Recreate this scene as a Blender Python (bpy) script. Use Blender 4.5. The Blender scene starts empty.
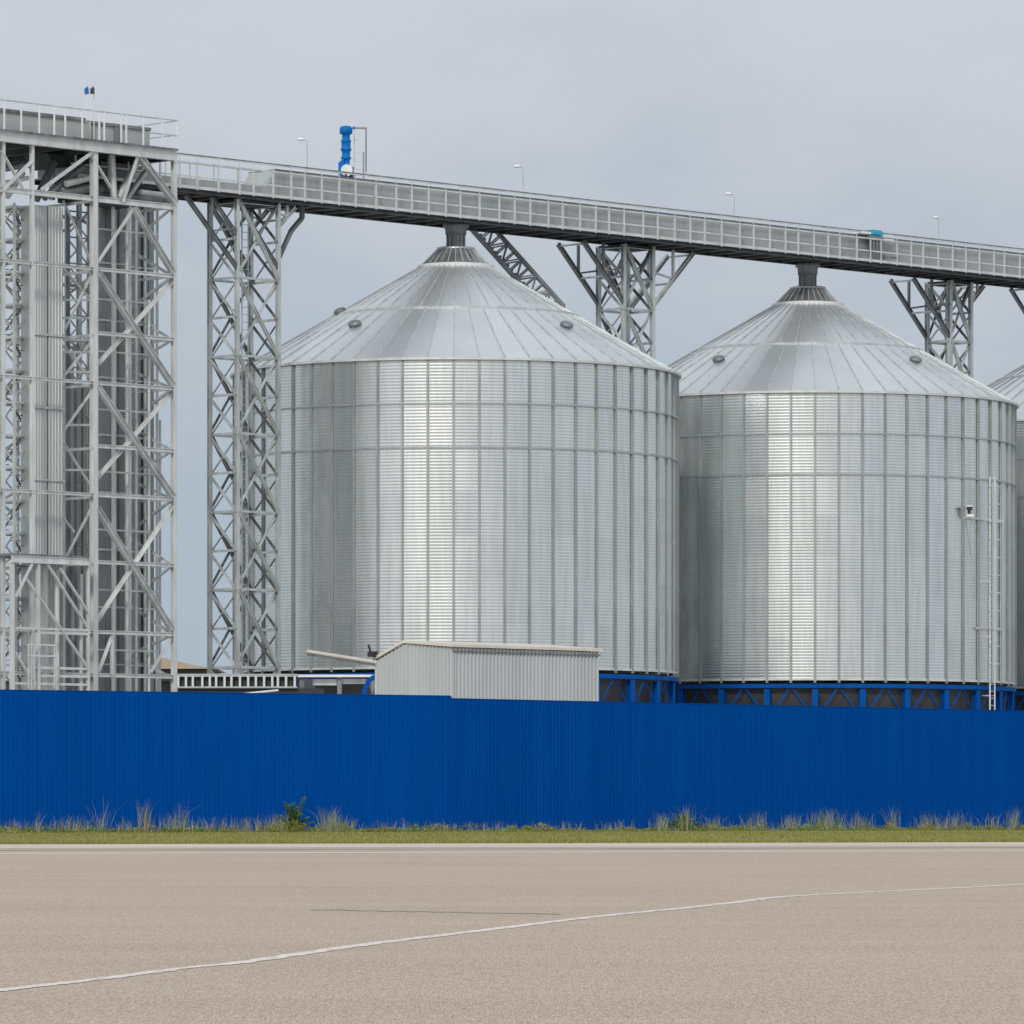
import bpy, bmesh, math, random
import numpy as np
from mathutils import Vector, Matrix
R = math.radians
sc = bpy.context.scene
C = sc.collection
rnd = random.Random(7)
nr = np.random.default_rng(11)

# ------------------------------------------------------------------ camera
F, HZ, CH = 5500.0, 815.0, 0.37          # focal length (px), horizon row, camera height (m)
cam_d = bpy.data.cameras.new('camera')
cam = bpy.data.objects.new('camera', cam_d); C.objects.link(cam)
cam.location = (0, 0, CH); cam.rotation_euler = (R(90), 0, 0)
cam_d.sensor_width = 36; cam_d.lens = F/1024*36
cam_d.shift_y = (HZ-512)/1024
cam_d.clip_start = 0.5; cam_d.clip_end = 20000
sc.camera = cam

def P(x, y, d):
    return Vector(((x-512)/F*d, d, CH+(HZ-y)/F*d))
# the row of silos: s runs along it (away to the right), t across it towards the road
S1 = (-2.72, 266.5); Q = math.sqrt(.5)
def RW(s, t, z=0): return Vector((S1[0]+Q*(s+t), S1[1]+Q*(s-t), z))
def s_at(x, t):
    k = (x-512)/F
    return (k*(S1[1]-Q*t)-S1[0]-Q*t)/(Q*(1-k))
def z_at(x, y, t):
    s = s_at(x, t)
    return CH+(HZ-y)/F*(S1[1]+Q*(s-t))

# ------------------------------------------------------------------ materials
def mat(name):
    m = bpy.data.materials.new(name); m.use_nodes = True
    nt = m.node_tree; b = nt.nodes['Principled BSDF']
    return m, nt, b
def N(nt, typ, **kw):
    n = nt.nodes.new(typ)
    for k, v in kw.items(): setattr(n, k, v)
    return n
def mix(nt, fac, a, b, blend='MIX'):
    n = N(nt, 'ShaderNodeMix', data_type='RGBA', blend_type=blend)
    for sock, v in ((n.inputs[0], fac), (n.inputs[6], a), (n.inputs[7], b)):
        if hasattr(v, 'links'): nt.links.new(v, sock)
        elif isinstance(v, (int, float)): sock.default_value = v
        else: sock.default_value = (*v, 1)
    return n.outputs[2]
def ramp(nt, inp, stops):
    n = N(nt, 'ShaderNodeValToRGB'); nt.links.new(inp, n.inputs[0])
    e = n.color_ramp.elements
    while len(e) < len(stops): e.new(0.5)
    for el, (p, c) in zip(e, stops):
        el.position = p; el.color = (c, c, c, 1) if isinstance(c, (int, float)) else (*c, 1)
    return n.outputs[0]
def noise(nt, scale, detail=4, vec=None, rough=.55):
    n = N(nt, 'ShaderNodeTexNoise'); n.inputs['Scale'].default_value = scale
    n.inputs['Detail'].default_value = detail; n.inputs['Roughness'].default_value = rough
    if vec: nt.links.new(vec, n.inputs['Vector'])
    return n.outputs[0]
def mapped(nt, scale, kind='Object'):
    tc = N(nt, 'ShaderNodeTexCoord'); mp = N(nt, 'ShaderNodeMapping')
    mp.inputs['Scale'].default_value = scale
    nt.links.new(tc.outputs[kind], mp.inputs[0]); return mp.outputs[0]
def simple(name, col, rough=.5, metal=0., var=.12, scale=1.5, stretch=(1, 1, .25), spec=.5):
    m, nt, b = mat(name)
    v = mapped(nt, stretch)
    n = noise(nt, scale, 5, v)
    lo = tuple(c*(1-var*1.6) for c in col); hi = tuple(min(1, c*(1+var)) for c in col)
    c = ramp(nt, n, [(.3, lo), (.7, hi)])
    nt.links.new(c, b.inputs['Base Color'])
    b.inputs['Roughness'].default_value = rough; b.inputs['Metallic'].default_value = metal
    b.inputs['Specular IOR Level'].default_value = spec
    return m
M = {}
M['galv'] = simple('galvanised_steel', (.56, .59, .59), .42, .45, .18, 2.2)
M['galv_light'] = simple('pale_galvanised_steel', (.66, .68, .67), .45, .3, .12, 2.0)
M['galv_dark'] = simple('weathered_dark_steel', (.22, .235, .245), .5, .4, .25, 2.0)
M['under'] = simple('shade_dark_steel', (.06, .064, .066), .7, .1, .3, 1.5)  # shade under the decks is put into this extra dark base colour
M['clad'] = simple('grey_cladding_sheet', (.44, .465, .465), .5, .3, .08, .7)
M['duct'] = simple('duct_sheet', (.50, .53, .52), .4, .5, .10, 1.0, (2, 2, .12))
M['trunk'] = simple('elevator_trunk_steel', (.24, .265, .275), .42, .5, .2, 1.0, (2, 2, .12))
M['blue_steel'] = simple('blue_painted_steel', (.001, .085, .37), .6, 0, .12, 1.2, spec=.06)
M['blue_motor'] = simple('bright_blue_paint', (.003, .175, .55), .45, 0, .1, 2, spec=.15)
M['teal'] = simple('turquoise_paint', (.01, .36, .52), .45, 0, .1, 2)
M['white'] = simple('white_paint', (.80, .80, .79), .45, 0, .05, 2)
M['black'] = simple('black_plastic', (.02, .022, .025), .5, 0, .1, 2)
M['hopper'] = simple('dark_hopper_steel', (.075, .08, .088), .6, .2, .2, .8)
M['shed'] = simple('pale_grey_shed_sheet', (.50, .53, .53), .5, .1, .07, .8)
M['trim'] = simple('cream_trim', (.66, .62, .54), .55, 0, .08, 1)
M['tan'] = simple('tan_roofing', (.42, .34, .24), .8, 0, .12, .3)
M['dark_wall'] = simple('dark_shed_wall', (.05, .052, .055), .8, 0, .2, .5)

def silo_wall_material():
    m, nt, b = mat('corrugated_galvanised_sheet')
    tc = N(nt, 'ShaderNodeTexCoord'); sep = N(nt, 'ShaderNodeSeparateXYZ')
    nt.links.new(tc.outputs['Object'], sep.inputs[0])
    at = N(nt, 'ShaderNodeMath', operation='ARCTAN2')
    nt.links.new(sep.outputs[0], at.inputs[0]); nt.links.new(sep.outputs[1], at.inputs[1])
    ml = N(nt, 'ShaderNodeMath', operation='MULTIPLY'); ml.inputs[1].default_value = 56/(2*math.pi)
    nt.links.new(at.outputs[0], ml.inputs[0])
    fl = N(nt, 'ShaderNodeMath', operation='FLOOR'); nt.links.new(ml.outputs[0], fl.inputs[0])
    ad = N(nt, 'ShaderNodeMath', operation='MULTIPLY_ADD'); ad.inputs[1].default_value = 1/2.05; ad.inputs[2].default_value = -.536
    nt.links.new(sep.outputs[2], ad.inputs[0])
    f2 = N(nt, 'ShaderNodeMath', operation='FLOOR'); nt.links.new(ad.outputs[0], f2.inputs[0])
    cb = N(nt, 'ShaderNodeCombineXYZ'); nt.links.new(fl.outputs[0], cb.inputs[0]); nt.links.new(f2.outputs[0], cb.inputs[1])
    wn = N(nt, 'ShaderNodeTexWhiteNoise', noise_dimensions='2D'); nt.links.new(cb.outputs[0], wn.inputs['Vector'])
    tone = ramp(nt, wn.outputs['Value'], [(0, (.78, .82, .81)), (1, (.85, .88, .87))])
    st = ramp(nt, noise(nt, 1.4, 5, mapped(nt, (3, 3, .22))), [(.32, .88), (.62, 1.0)])
    sp = ramp(nt, noise(nt, 9, 3, mapped(nt, (1, 1, 1))), [(.3, .92), (.7, 1.0)])
    c = mix(nt, 1, mix(nt, 1, tone, st, 'MULTIPLY'), sp, 'MULTIPLY')
    nt.links.new(c, b.inputs['Base Color'])
    b.inputs['Metallic'].default_value = .92
    rr = ramp(nt, wn.outputs['Value'], [(0, .255), (1, .285)])
    nt.links.new(rr, b.inputs['Roughness'])
    return m
M['wall'] = silo_wall_material()
def silo_roof_material():
    m, nt, b = mat('galvanised_roof_sheet')
    tc = N(nt, 'ShaderNodeTexCoord'); sep = N(nt, 'ShaderNodeSeparateXYZ')
    nt.links.new(tc.outputs['Object'], sep.inputs[0])
    at = N(nt, 'ShaderNodeMath', operation='ARCTAN2')
    nt.links.new(sep.outputs[0], at.inputs[0]); nt.links.new(sep.outputs[1], at.inputs[1])
    ml = N(nt, 'ShaderNodeMath', operation='MULTIPLY'); ml.inputs[1].default_value = 56/(2*math.pi)
    nt.links.new(at.outputs[0], ml.inputs[0])
    fl = N(nt, 'ShaderNodeMath', operation='FLOOR'); nt.links.new(ml.outputs[0], fl.inputs[0])
    wn = N(nt, 'ShaderNodeTexWhiteNoise', noise_dimensions='1D'); nt.links.new(fl.outputs[0], wn.inputs['W'])
    tone = ramp(nt, wn.outputs['Value'], [(0, (.68, .72, .735)), (1, (.76, .795, .81))])
    st = ramp(nt, noise(nt, .5, 5, mapped(nt, (1, 1, 1))), [(.3, .92), (.65, 1.0)])
    nt.links.new(mix(nt, 1, tone, st, 'MULTIPLY'), b.inputs['Base Color'])
    b.inputs['Metallic'].default_value = .72; b.inputs['Roughness'].default_value = .37
    return m
M['roof'] = silo_roof_material()
M['stiff'] = simple('galvanised_stiffener', (.40, .43, .43), .4, .55, .12, 1.5)
def fence_material():
    m, nt, b = mat('blue_profiled_sheet')
    tc = N(nt, 'ShaderNodeTexCoord'); sep = N(nt, 'ShaderNodeSeparateXYZ')
    nt.links.new(tc.outputs['Object'], sep.inputs[0])
    ml = N(nt, 'ShaderNodeMath', operation='MULTIPLY'); ml.inputs[1].default_value = 1/1.1
    nt.links.new(sep.outputs[0], ml.inputs[0])
    fl = N(nt, 'ShaderNodeMath', operation='FLOOR'); nt.links.new(ml.outputs[0], fl.inputs[0])
    wn = N(nt, 'ShaderNodeTexWhiteNoise', noise_dimensions='1D'); nt.links.new(fl.outputs[0], wn.inputs['W'])
    tone = ramp(nt, wn.outputs['Value'], [(0, (.0, .073, .365)), (1, (.0002, .077, .378))])
    st = ramp(nt, noise(nt, 1.2, 5, mapped(nt, (2.5, 1, .25))), [(.3, .88), (.68, 1.0)])
    dirt_z = ramp(nt, sep.outputs[2], [(0, 1.0), (.28, 0.0)])
    c = mix(nt, 1, tone, st, 'MULTIPLY')
    n2 = ramp(nt, noise(nt, 3, 4, mapped(nt, (1, 1, 1))), [(.4, 0.), (.75, .18)])
    c = mix(nt, mix(nt, 1, dirt_z, n2, 'MULTIPLY'), c, (.10, .10, .11))
    nt.links.new(c, b.inputs['Base Color'])
    b.inputs['Roughness'].default_value = .7; b.inputs['Specular IOR Level'].default_value = .02
    return m
M['fence'] = fence_material()
def asphalt_material(name, base, k=1.0):
    m, nt, b = mat(name)
    # worn aggregate: tracked lengthwise by traffic, plus broad blotches
    g1 = noise(nt, 1, 2, mapped(nt, (430, 13, 1)), .8)
    g2 = noise(nt, 1, 2, mapped(nt, (190, 4.5, 1)), .7)
    g3 = noise(nt, 1, 2, mapped(nt, (80, 1.3, 1)), .6)
    bl = noise(nt, .35, 5, mapped(nt, (1, .6, 1)))
    st = noise(nt, 1, 4, mapped(nt, (.10, 1.1, 1)))
    c = mix(nt, 1, ramp(nt, g1, [(.25, .42), (.5, 1.0), (.75, 1.5)]), base, 'MULTIPLY')
    c = mix(nt, 1, c, ramp(nt, g2, [(.25, .80), (.75, 1.2)]), 'MULTIPLY')
    c = mix(nt, 1, c, ramp(nt, g3, [(.25, .93), (.75, 1.07)]), 'MULTIPLY')
    c = mix(nt, 1, c, ramp(nt, bl, [(.3, .94), (.7, 1.04)]), 'MULTIPLY')
    c = mix(nt, 1, c, ramp(nt, st, [(.3, .95), (.7, 1.03)]), 'MULTIPLY')
    nt.links.new(c, b.inputs['Base Color'])
    b.inputs['Roughness'].default_value = .9; b.inputs['Specular IOR Level'].default_value = .15
    return m
M['asphalt'] = asphalt_material('worn_beige_asphalt', (.485, .398, .322))
M['shoulder'] = asphalt_material('pale_concrete', (.60, .54, .47))
M['seam'] = simple('tar_seam', (.27, .235, .195), .8, 0, .2, 2, (1, 1, 1))
def marking_material():
    m, nt, b = mat('worn_white_marking')
    w = noise(nt, 1, 5, mapped(nt, (30, 3, 1)), .7)
    c = ramp(nt, w, [(.34, (.50, .43, .35)), (.48, (.70, .65, .58)), (.7, (.80, .76, .70))])
    nt.links.new(c, b.inputs['Base Color']); b.inputs['Roughness'].default_value = .8
    return m
M['marking'] = marking_material()
def earth_material():
    m, nt, b = mat('grassy_earth')
    c = ramp(nt, noise(nt, 2.0, 6, mapped(nt, (1, .5, 1))), [(.3, (.15, .16, .03)), (.6, (.24, .22, .06)), (.8, (.32, .27, .12))])
    nt.links.new(c, b.inputs['Base Color']); b.inputs['Roughness'].default_value = .95
    return m
M['earth'] = earth_material()
def gravel_material():
    m, nt, b = mat('yard_gravel')
    c = ramp(nt, noise(nt, .8, 7, mapped(nt, (1, 1, 1))), [(.3, (.34, .325, .30)), (.7, (.48, .46, .43))])
    nt.links.new(c, b.inputs['Base Color']); b.inputs['Roughness'].default_value = .95
    return m
M['gravel'] = gravel_material()
def leaf(name, col):
    m, nt, b = mat(name)
    c = ramp(nt, noise(nt, 6, 3, mapped(nt, (1, 1, 1))), [(.3, tuple(x*.7 for x in col)), (.7, tuple(x*1.25 for x in col))])
    nt.links.new(c, b.inputs['Base Color']); b.inputs['Roughness'].default_value = .65
    b.inputs['Specular IOR Level'].default_value = .2
    tr = N(nt, 'ShaderNodeBsdfTranslucent'); nt.links.new(c, tr.inputs['Color'])
    mx = N(nt, 'ShaderNodeMixShader'); mx.inputs[0].default_value = .4
    nt.links.new(b.outputs[0], mx.inputs[1]); nt.links.new(tr.outputs[0], mx.inputs[2])
    nt.links.new(mx.outputs[0], nt.nodes['Material Output'].inputs[0])
    return m
M['grass_a'] = leaf('olive_grass', (.31, .30, .06))
M['grass_b'] = leaf('green_grass', (.21, .26, .05))
M['grass_c'] = leaf('dry_grass', (.46, .40, .16))
M['stem'] = leaf('pale_dry_stem', (.48, .51, .43))
M['leaf'] = leaf('weed_leaf', (.26, .42, .19))
M['stalk'] = leaf('weed_stalk', (.16, .18, .09))

# ------------------------------------------------------------------ mesh building
class MB:
    def __init__(s): s.v = []; s.f = []; s.sm = []
    def add(s, vs, fs, smooth=False):
        o = len(s.v); s.v += [tuple(v) for v in vs]
        s.f += [tuple(i+o for i in f) for f in fs]; s.sm += [smooth]*len(fs); return s
    def box(s, lo, hi):
        x0, y0, z0 = lo; x1, y1, z1 = hi
        return s.add([(x0,y0,z0),(x1,y0,z0),(x1,y1,z0),(x0,y1,z0),(x0,y0,z1),(x1,y0,z1),(x1,y1,z1),(x0,y1,z1)],
                     [(0,3,2,1),(4,5,6,7),(0,1,5,4),(1,2,6,5),(2,3,7,6),(3,0,4,7)])
    def frame(s, p0, p1, up=(0,0,1)):
        p0 = Vector(p0); p1 = Vector(p1); d = (p1-p0).normalized(); up = Vector(up)
        if abs(d.dot(up)) > .98: up = Vector((0,1,0))
        a = d.cross(up).normalized(); b = a.cross(d).normalized()
        return p0, p1, a, b
    def bar(s, p0, p1, w, h=None, up=(0,0,1), oa=0, ob=0):
        h = h or w; p0, p1, a, b = s.frame(p0, p1, up); vs = []
        for p in (p0, p1):
            for i, j in ((-1,-1),(1,-1),(1,1),(-1,1)): vs.append(p+a*(oa+i*w/2)+b*(ob+j*h/2))
        return s.add(vs, [(0,1,2,3),(4,7,6,5),(0,4,5,1),(1,5,6,2),(2,6,7,3),(3,7,4,0)])
    def hsec(s, p0, p1, w, h=None, up=(0,0,1), t=None):
        h = h or w; t = t or max(.025, w*.12)
        s.bar(p0, p1, w, t, up, 0, h/2-t/2); s.bar(p0, p1, w, t, up, 0, -h/2+t/2)
        return s.bar(p0, p1, t, h-2*t, up)
    def angle(s, p0, p1, w, up=(0,0,1), t=None):
        t = t or max(.02, w*.14)
        s.bar(p0, p1, w, t, up, 0, -w/2+t/2)
        return s.bar(p0, p1, t, w-t, up, -w/2+t/2, t/2)
    def tube(s, p0, p1, r, n=10, r1=None, cap=True):
        r1 = r if r1 is None else r1
        p0, p1, a, b = s.frame(p0, p1); vs = []
        for p, q in ((p0, r), (p1, r1)):
            for i in range(n):
                t = 2*math.pi*i/n; vs.append(p+a*q*math.cos(t)+b*q*math.sin(t))
        s.add(vs, [(i, (i+1)%n, n+(i+1)%n, n+i) for i in range(n)], True)
        if cap: s.add(vs, [tuple(range(n))[::-1], tuple(range(n, 2*n))])
        return s
    def lathe(s, prof, n=24, c=(0,0,0), smooth=True):
        vs = []; fs = []
        for r, z in prof:
            for i in range(n):
                t = 2*math.pi*i/n; vs.append((c[0]+r*math.sin(t), c[1]-r*math.cos(t), c[2]+z))
        for k in range(len(prof)-1):
            for i in range(n):
                j = (i+1)%n; fs.append((k*n+i, k*n+j, (k+1)*n+j, (k+1)*n+i))
        return s.add(vs, fs, smooth)
    def prism(s, poly, depth_vec):
        n = len(poly); d = Vector(depth_vec); a = [Vector(p) for p in poly]
        return s.add(a+[p+d for p in a], [tuple(range(n))[::-1], tuple(range(n, 2*n))]+[(i,(i+1)%n,n+(i+1)%n,n+i) for i in range(n)])
    def mesh(s, name, m):
        me = bpy.data.meshes.new(name); me.from_pydata(s.v, [], s.f)
        for k in (m if isinstance(m, (list, tuple)) else [m]): me.materials.append(k)
        me.polygons.foreach_set('use_smooth', s.sm)
        bm = bmesh.new(); bm.from_mesh(me)
        bmesh.ops.recalc_face_normals(bm, faces=bm.faces); bm.to_mesh(me); bm.free()
        me.update(); return me
    def build(s, name, m, parent=None):
        return link(name, s.mesh(name, m), parent)
def link(name, me, parent=None, loc=None, rot=None):
    o = bpy.data.objects.new(name, me); C.objects.link(o)
    if parent: o.parent = parent
    if loc is not None: o.location = loc
    if rot is not None: o.rotation_euler = rot
    return o
def tag(o, label, cat, group=None):
    o['label'] = label; o['category'] = cat
    if group: o['group'] = group
    return o
def thing(name, label, cat, loc=(0,0,0), rotz=0, group=None):
    o = bpy.data.objects.new(name, None); C.objects.link(o)
    o.location = loc; o.rotation_euler = (0,0,rotz); o.empty_display_size = .5
    return tag(o, label, cat, group)
def struct(o, kind='structure'): o['kind'] = kind; return o
def kids(o): return [c for c in list(C.objects) if c.parent == o]
def dup(root, loc, rotz, label):
    r = root.copy(); C.objects.link(r); r.location = loc; r.rotation_euler = (0,0,rotz); r['label'] = label
    for ch in kids(root):
        c = ch.copy(); C.objects.link(c); c.parent = r
        for g in kids(ch):
            d = g.copy(); C.objects.link(d); d.parent = c
    return r

# ------------------------------------------------------------------ ground
def sheet(name, quad, z, m):
    b = MB(); b.add([(x, y, z) for x, y in quad], [(0,1,2,3)]); return struct(b.build(name, m))
sheet('ground', [(-6000,-3000),(6000,-3000),(6000,9000),(-6000,9000)], 0, M['gravel'])
def gd(y): return CH*F/(y-HZ)
# road edge: runs a little away to the right
def band(name, d0, d1, z, m, x0=-60, x1=60):
    return sheet(name, [(x0, d0+x0*.42), (x1, d0+x1*.42), (x1, d1+x1*.42), (x0, d1+x0*.42)], z, m)
band('grass_verge', 70.1, 132, .004, M['earth'], -70, 90)
b = MB(); b.add([(-60,-60,.008),(60,-60,.008),(60,62+60*.42,.008),(-60,62-60*.42,.008)], [(0,1,2,3)])
struct(b.build('road', M['asphalt']))
band('pavement', 62.0, 70.1, .0095, M['shoulder'])
band('pavement_joint', 58.2, 59.2, .0095, M['seam'])
band('road_edge_line', 53.0, 54.0, .0095, M['marking'])
# curved worn line across the forecourt
pts = [(-90,1003),(0,990),(105,978),(186,967.5),(246,961.5),(360,945),(480,930.5),(600,916),(683,908),(737,902),(778,897),(848,893),(952,888),(1024,884),(1100,880)]
wp = [Vector((P(x,y,gd(y)*.975).x, gd(y)*.975, .0092)) for x, y in pts]
def catmull(p, n=10):
    out = []
    for i in range(len(p)-1):
        a, b_, c, d = p[max(0,i-1)], p[i], p[i+1], p[min(len(p)-1,i+2)]
        for k in range(n):
            t = k/n
            out.append(.5*((2*b_)+(c-a)*t+(2*a-5*b_+4*c-d)*t*t+(3*b_-a-3*c+d)*t**3))
    return out+[p[-1]]
cp = catmull(wp, 22); b = MB(); vs = []
for i, p in enumerate(cp):
    d = (cp[min(i+1,len(cp)-1)]-cp[max(i-1,0)]).normalized(); s_ = Vector((d.y, -d.x, 0))
    w = .021+.020*i/len(cp)+rnd.uniform(-.005,.005)
    vs += [p+s_*(w+rnd.uniform(-.006,.006)), p-s_*w]
b.add(vs, [(2*i,2*i+1,2*i+3,2*i+2) for i in range(len(cp)-1)])
struct(b.build('road_line', M['marking']))
b = MB(); vs = []
for i in range(21):
    x = 310+i*12.5; y = 907+ (i/20)*4.5 + rnd.uniform(-.3,.3); d = gd(y+3)*.98; p = P(x,y,d)
    vs += [(p.x, d-.04-rnd.uniform(0,.06), .0088), (p.x, d+.04+rnd.uniform(0,.06), .0088)]
b.add(vs, [(2*i,2*i+1,2*i+3,2*i+2) for i in range(20)]); struct(b.build('road_crack', M['seam']))

# ------------------------------------------------------------------ grass
def tri_mesh(name, V, Fc, mats, mi):
    me = bpy.data.meshes.new(name); me.from_pydata(V.tolist(), [], Fc.tolist())
    for k in mats: me.materials.append(k)
    me.polygons.foreach_set('material_index', mi.astype(np.int32)); me.update(); return me
def blades(x, y, h, w, lean, nseg_tip=True):
    n = len(x); a = nr.uniform(0, 2*np.pi, n); la = nr.uniform(0, 2*np.pi, n)
    dx, dy = np.cos(a)*w/2, np.sin(a)*w/2
    lx, ly = np.cos(la)*lean*h, np.sin(la)*lean*h
    z = np.zeros(n)
    V = np.stack([np.stack([x-dx,y-dy,z],1), np.stack([x+dx,y+dy,z],1),
                  np.stack([x+dx*.6+lx*.4,y+dy*.6+ly*.4,h*.6],1), np.stack([x-dx*.6+lx*.4,y-dy*.6+ly*.4,h*.6],1),
                  np.stack([x+lx,y+ly,h*(1-.25*lean)],1)], 1).reshape(-1,3)
    i = np.arange(n)*5
    Fq = np.stack([i,i+1,i+2,i+3],1); Ft = np.stack([i+3,i+2,i+4],1)
    return V, Fq, Ft
def blade_obj(name, V, Fq, Ft, mats, mi):
    me = bpy.data.meshes.new(name); me.from_pydata(V.tolist(), [], Fq.tolist()+Ft.tolist())
    for k in mats: me.materials.append(k)
    me.polygons.foreach_set('material_index', np.concatenate([mi,mi]).astype(np.int32)); me.update()
    return link(name, me)
def patch(x):     # slow variation along the verge
    return .55+.45*np.sin(x*1.1+1.3)*np.sin(x*.47+.4)+.25*np.sin(x*3.1)
n = 26000; x = nr.uniform(-13, 15, n); y = 70.1+x*.42+nr.gamma(1.3, 1.2, n)
h = nr.uniform(.015,.05,n)*(1+.5*patch(x)); V1 = blades(x,y,h,nr.uniform(.006,.012,n),nr.uniform(.1,.6,n))
n2 = 60000; x2 = nr.uniform(-20, 24, n2); y2 = 72+x2*.42+nr.uniform(0,1,n2)**.8*42
h2 = nr.uniform(.012,.045,n2)*(1+.3*patch(x2)); V2 = blades(x2,y2,h2,nr.uniform(.008,.016,n2),nr.uniform(.1,.5,n2))
V = np.concatenate([V1[0],V2[0]]); o5 = len(V1[0])
Fq = np.concatenate([V1[1],V2[1]+o5]); Ft = np.concatenate([V1[2],V2[2]+o5])
mi = nr.choice(3, n+n2, p=[.5,.28,.22])
struct(blade_obj('grass', V, Fq, Ft, [M['grass_a'],M['grass_b'],M['grass_c']], mi), 'stuff')

# ------------------------------------------------------------------ the blue fence (two runs)
FD = {}
def fence(x0, y0, x1, y1, H, label, ext0=0, ext1=0):
    d0 = (H-CH)*F/(HZ-y0); d1 = (H-CH)*F/(HZ-y1)
    a = Vector((P(x0,0,d0).x, d0, 0)); c = Vector((P(x1,0,d1).x, d1, 0))
    u = (c-a).normalized(); a = a-u*ext0; c = c+u*ext1
    L = (c-a).length; ang = math.atan2(u.y, u.x)
    t = thing('metal_fence', label, 'fence', a, ang, 'blue sheet metal fence runs')
    pitch = .115; dep = .009; n = int(L/pitch); prof = []
    for i in range(n+1):
        xx = i*pitch
        prof += [(xx, 0), (xx+pitch*.42, 0), (xx+pitch*.5, -dep), (xx+pitch*.92, -dep)]
    b = MB(); vs = []; fs = []
    for (xx, yy) in prof: vs += [(xx, yy, .03), (xx, yy, H)]
    for i in range(len(prof)-1): fs.append((2*i, 2*i+2, 2*i+3, 2*i+1))
    b.add(vs, fs); b.build('sheeting', M['fence'], t)
    b = MB(); b.box((0,-.012,H-.004), (L,.015,H+.012)); b.build('top_trim', M['fence'], t)
    for zz in (.5, H/2, H-.4):
        b = MB(); b.box((.3,.012,zz-.03), (L-.6,.05,zz+.03)); b.build('rail', M['galv'], t)
    pm = MB().box((-.04,.05,0),(.04,.13,H-.1)).mesh('post', M['galv'])
    k = .2
    while k < L: link('post', pm, t, (k,0,0)); k += 2.75
    FD[label] = (a, u, L); return t
fence(0, 690, 450, 696, 3.0, 'taller left run of blue profiled sheet fence, in front of the lattice elevator tower', ext0=12)
fence(450, 698.6, 1024, 711, 2.942, 'lower right run of blue profiled sheet fence, in front of the silos with blue bases', ext1=16)

# tall dry stems along the fence foot
fa, fu, fl_ = FD['taller left run of blue profiled sheet fence, in front of the lattice elevator tower']
fb, fv, fm_ = FD['lower right run of blue profiled sheet fence, in front of the silos with blue bases']
def near_fence(px, off):
    # point at picture column px, standing 'off' metres in front of the fence
    a, u = (fa, fu) if px < 450 else (fb, fv)
    k = (px-512)/F; n_ = Vector((u.y, -u.x, 0)); q = a+n_*off
    l = (k*q.y-q.x)/(u.x-k*u.y); return q+u*l
bx, by, bh = [], [], []
for cx, wid, num, hh in ((20,40,70,.24),(38,4,8,.4),(75,26,60,.32),(100,7,14,.62),(125,18,30,.28),(145,8,26,.58),(170,16,40,.36),(180,5,16,.60),(205,26,50,.3),(235,22,40,.28),(262,14,40,.33),(280,12,40,.38),
                         (330,16,70,.46),(345,14,30,.3),(390,30,40,.26),(440,36,36,.22),(500,40,40,.2),(560,40,40,.2),(620,22,30,.26),(662,14,40,.36),(685,12,40,.5),(712,20,40,.34),(757,14,44,.38),(790,18,40,.34),(829,22,80,.44),(860,16,50,.36),(892,7,30,.5),(930,22,50,.36),(955,16,46,.4),(990,20,40,.34),(1014,8,30,.46),(1040,20,30,.3),(-30,40,40,.3)):
    for _ in range(int(num*1.7)):
        p = near_fence(cx+nr.normal(0, wid/2.2), abs(nr.normal(.6, .7))+.12)
        bx.append(p.x); by.append(p.y); bh.append(hh*nr.uniform(.2,1.4))
bx, by, bh = map(np.array, (bx,by,bh)); n3 = len(bx)
V3 = blades(bx,by,bh,nr.uniform(.006,.012,n3),nr.uniform(.05,.55,n3))
# seed heads: thicker upper blades standing on some of the stems
V4 = blades(bx+nr.normal(0,.01,n3),by,bh*1.08,nr.uniform(.005,.016,n3),nr.uniform(.05,.7,n3))
V = np.concatenate([V3[0],V4[0]]); o5 = len(V3[0])
struct(blade_obj('tall_grass', V, np.concatenate([V3[1],V4[1]+o5]), np.concatenate([V3[2],V4[2]+o5]),
       [M['stem'],M['grass_b'],M['grass_c']], nr.choice(3, 2*n3, p=[.5,.3,.2])), 'stuff')
bx, by, bh = [], [], []
for _ in range(16000):
    p = near_fence(nr.uniform(-120,1150), abs(nr.normal(0,1.6))+.06); bx.append(p.x); by.append(p.y); bh.append(nr.uniform(.015,.05))
bx, by, bh = map(np.array, (bx,by,bh)); V5 = blades(bx,by,bh,nr.uniform(.008,.018,len(bx)),nr.uniform(.1,.5,len(bx)))
struct(blade_obj('grass', *V5, [M['grass_a'],M['grass_b'],M['grass_c']], nr.choice(3, len(bx), p=[.45,.35,.2])), 'stuff')
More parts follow.
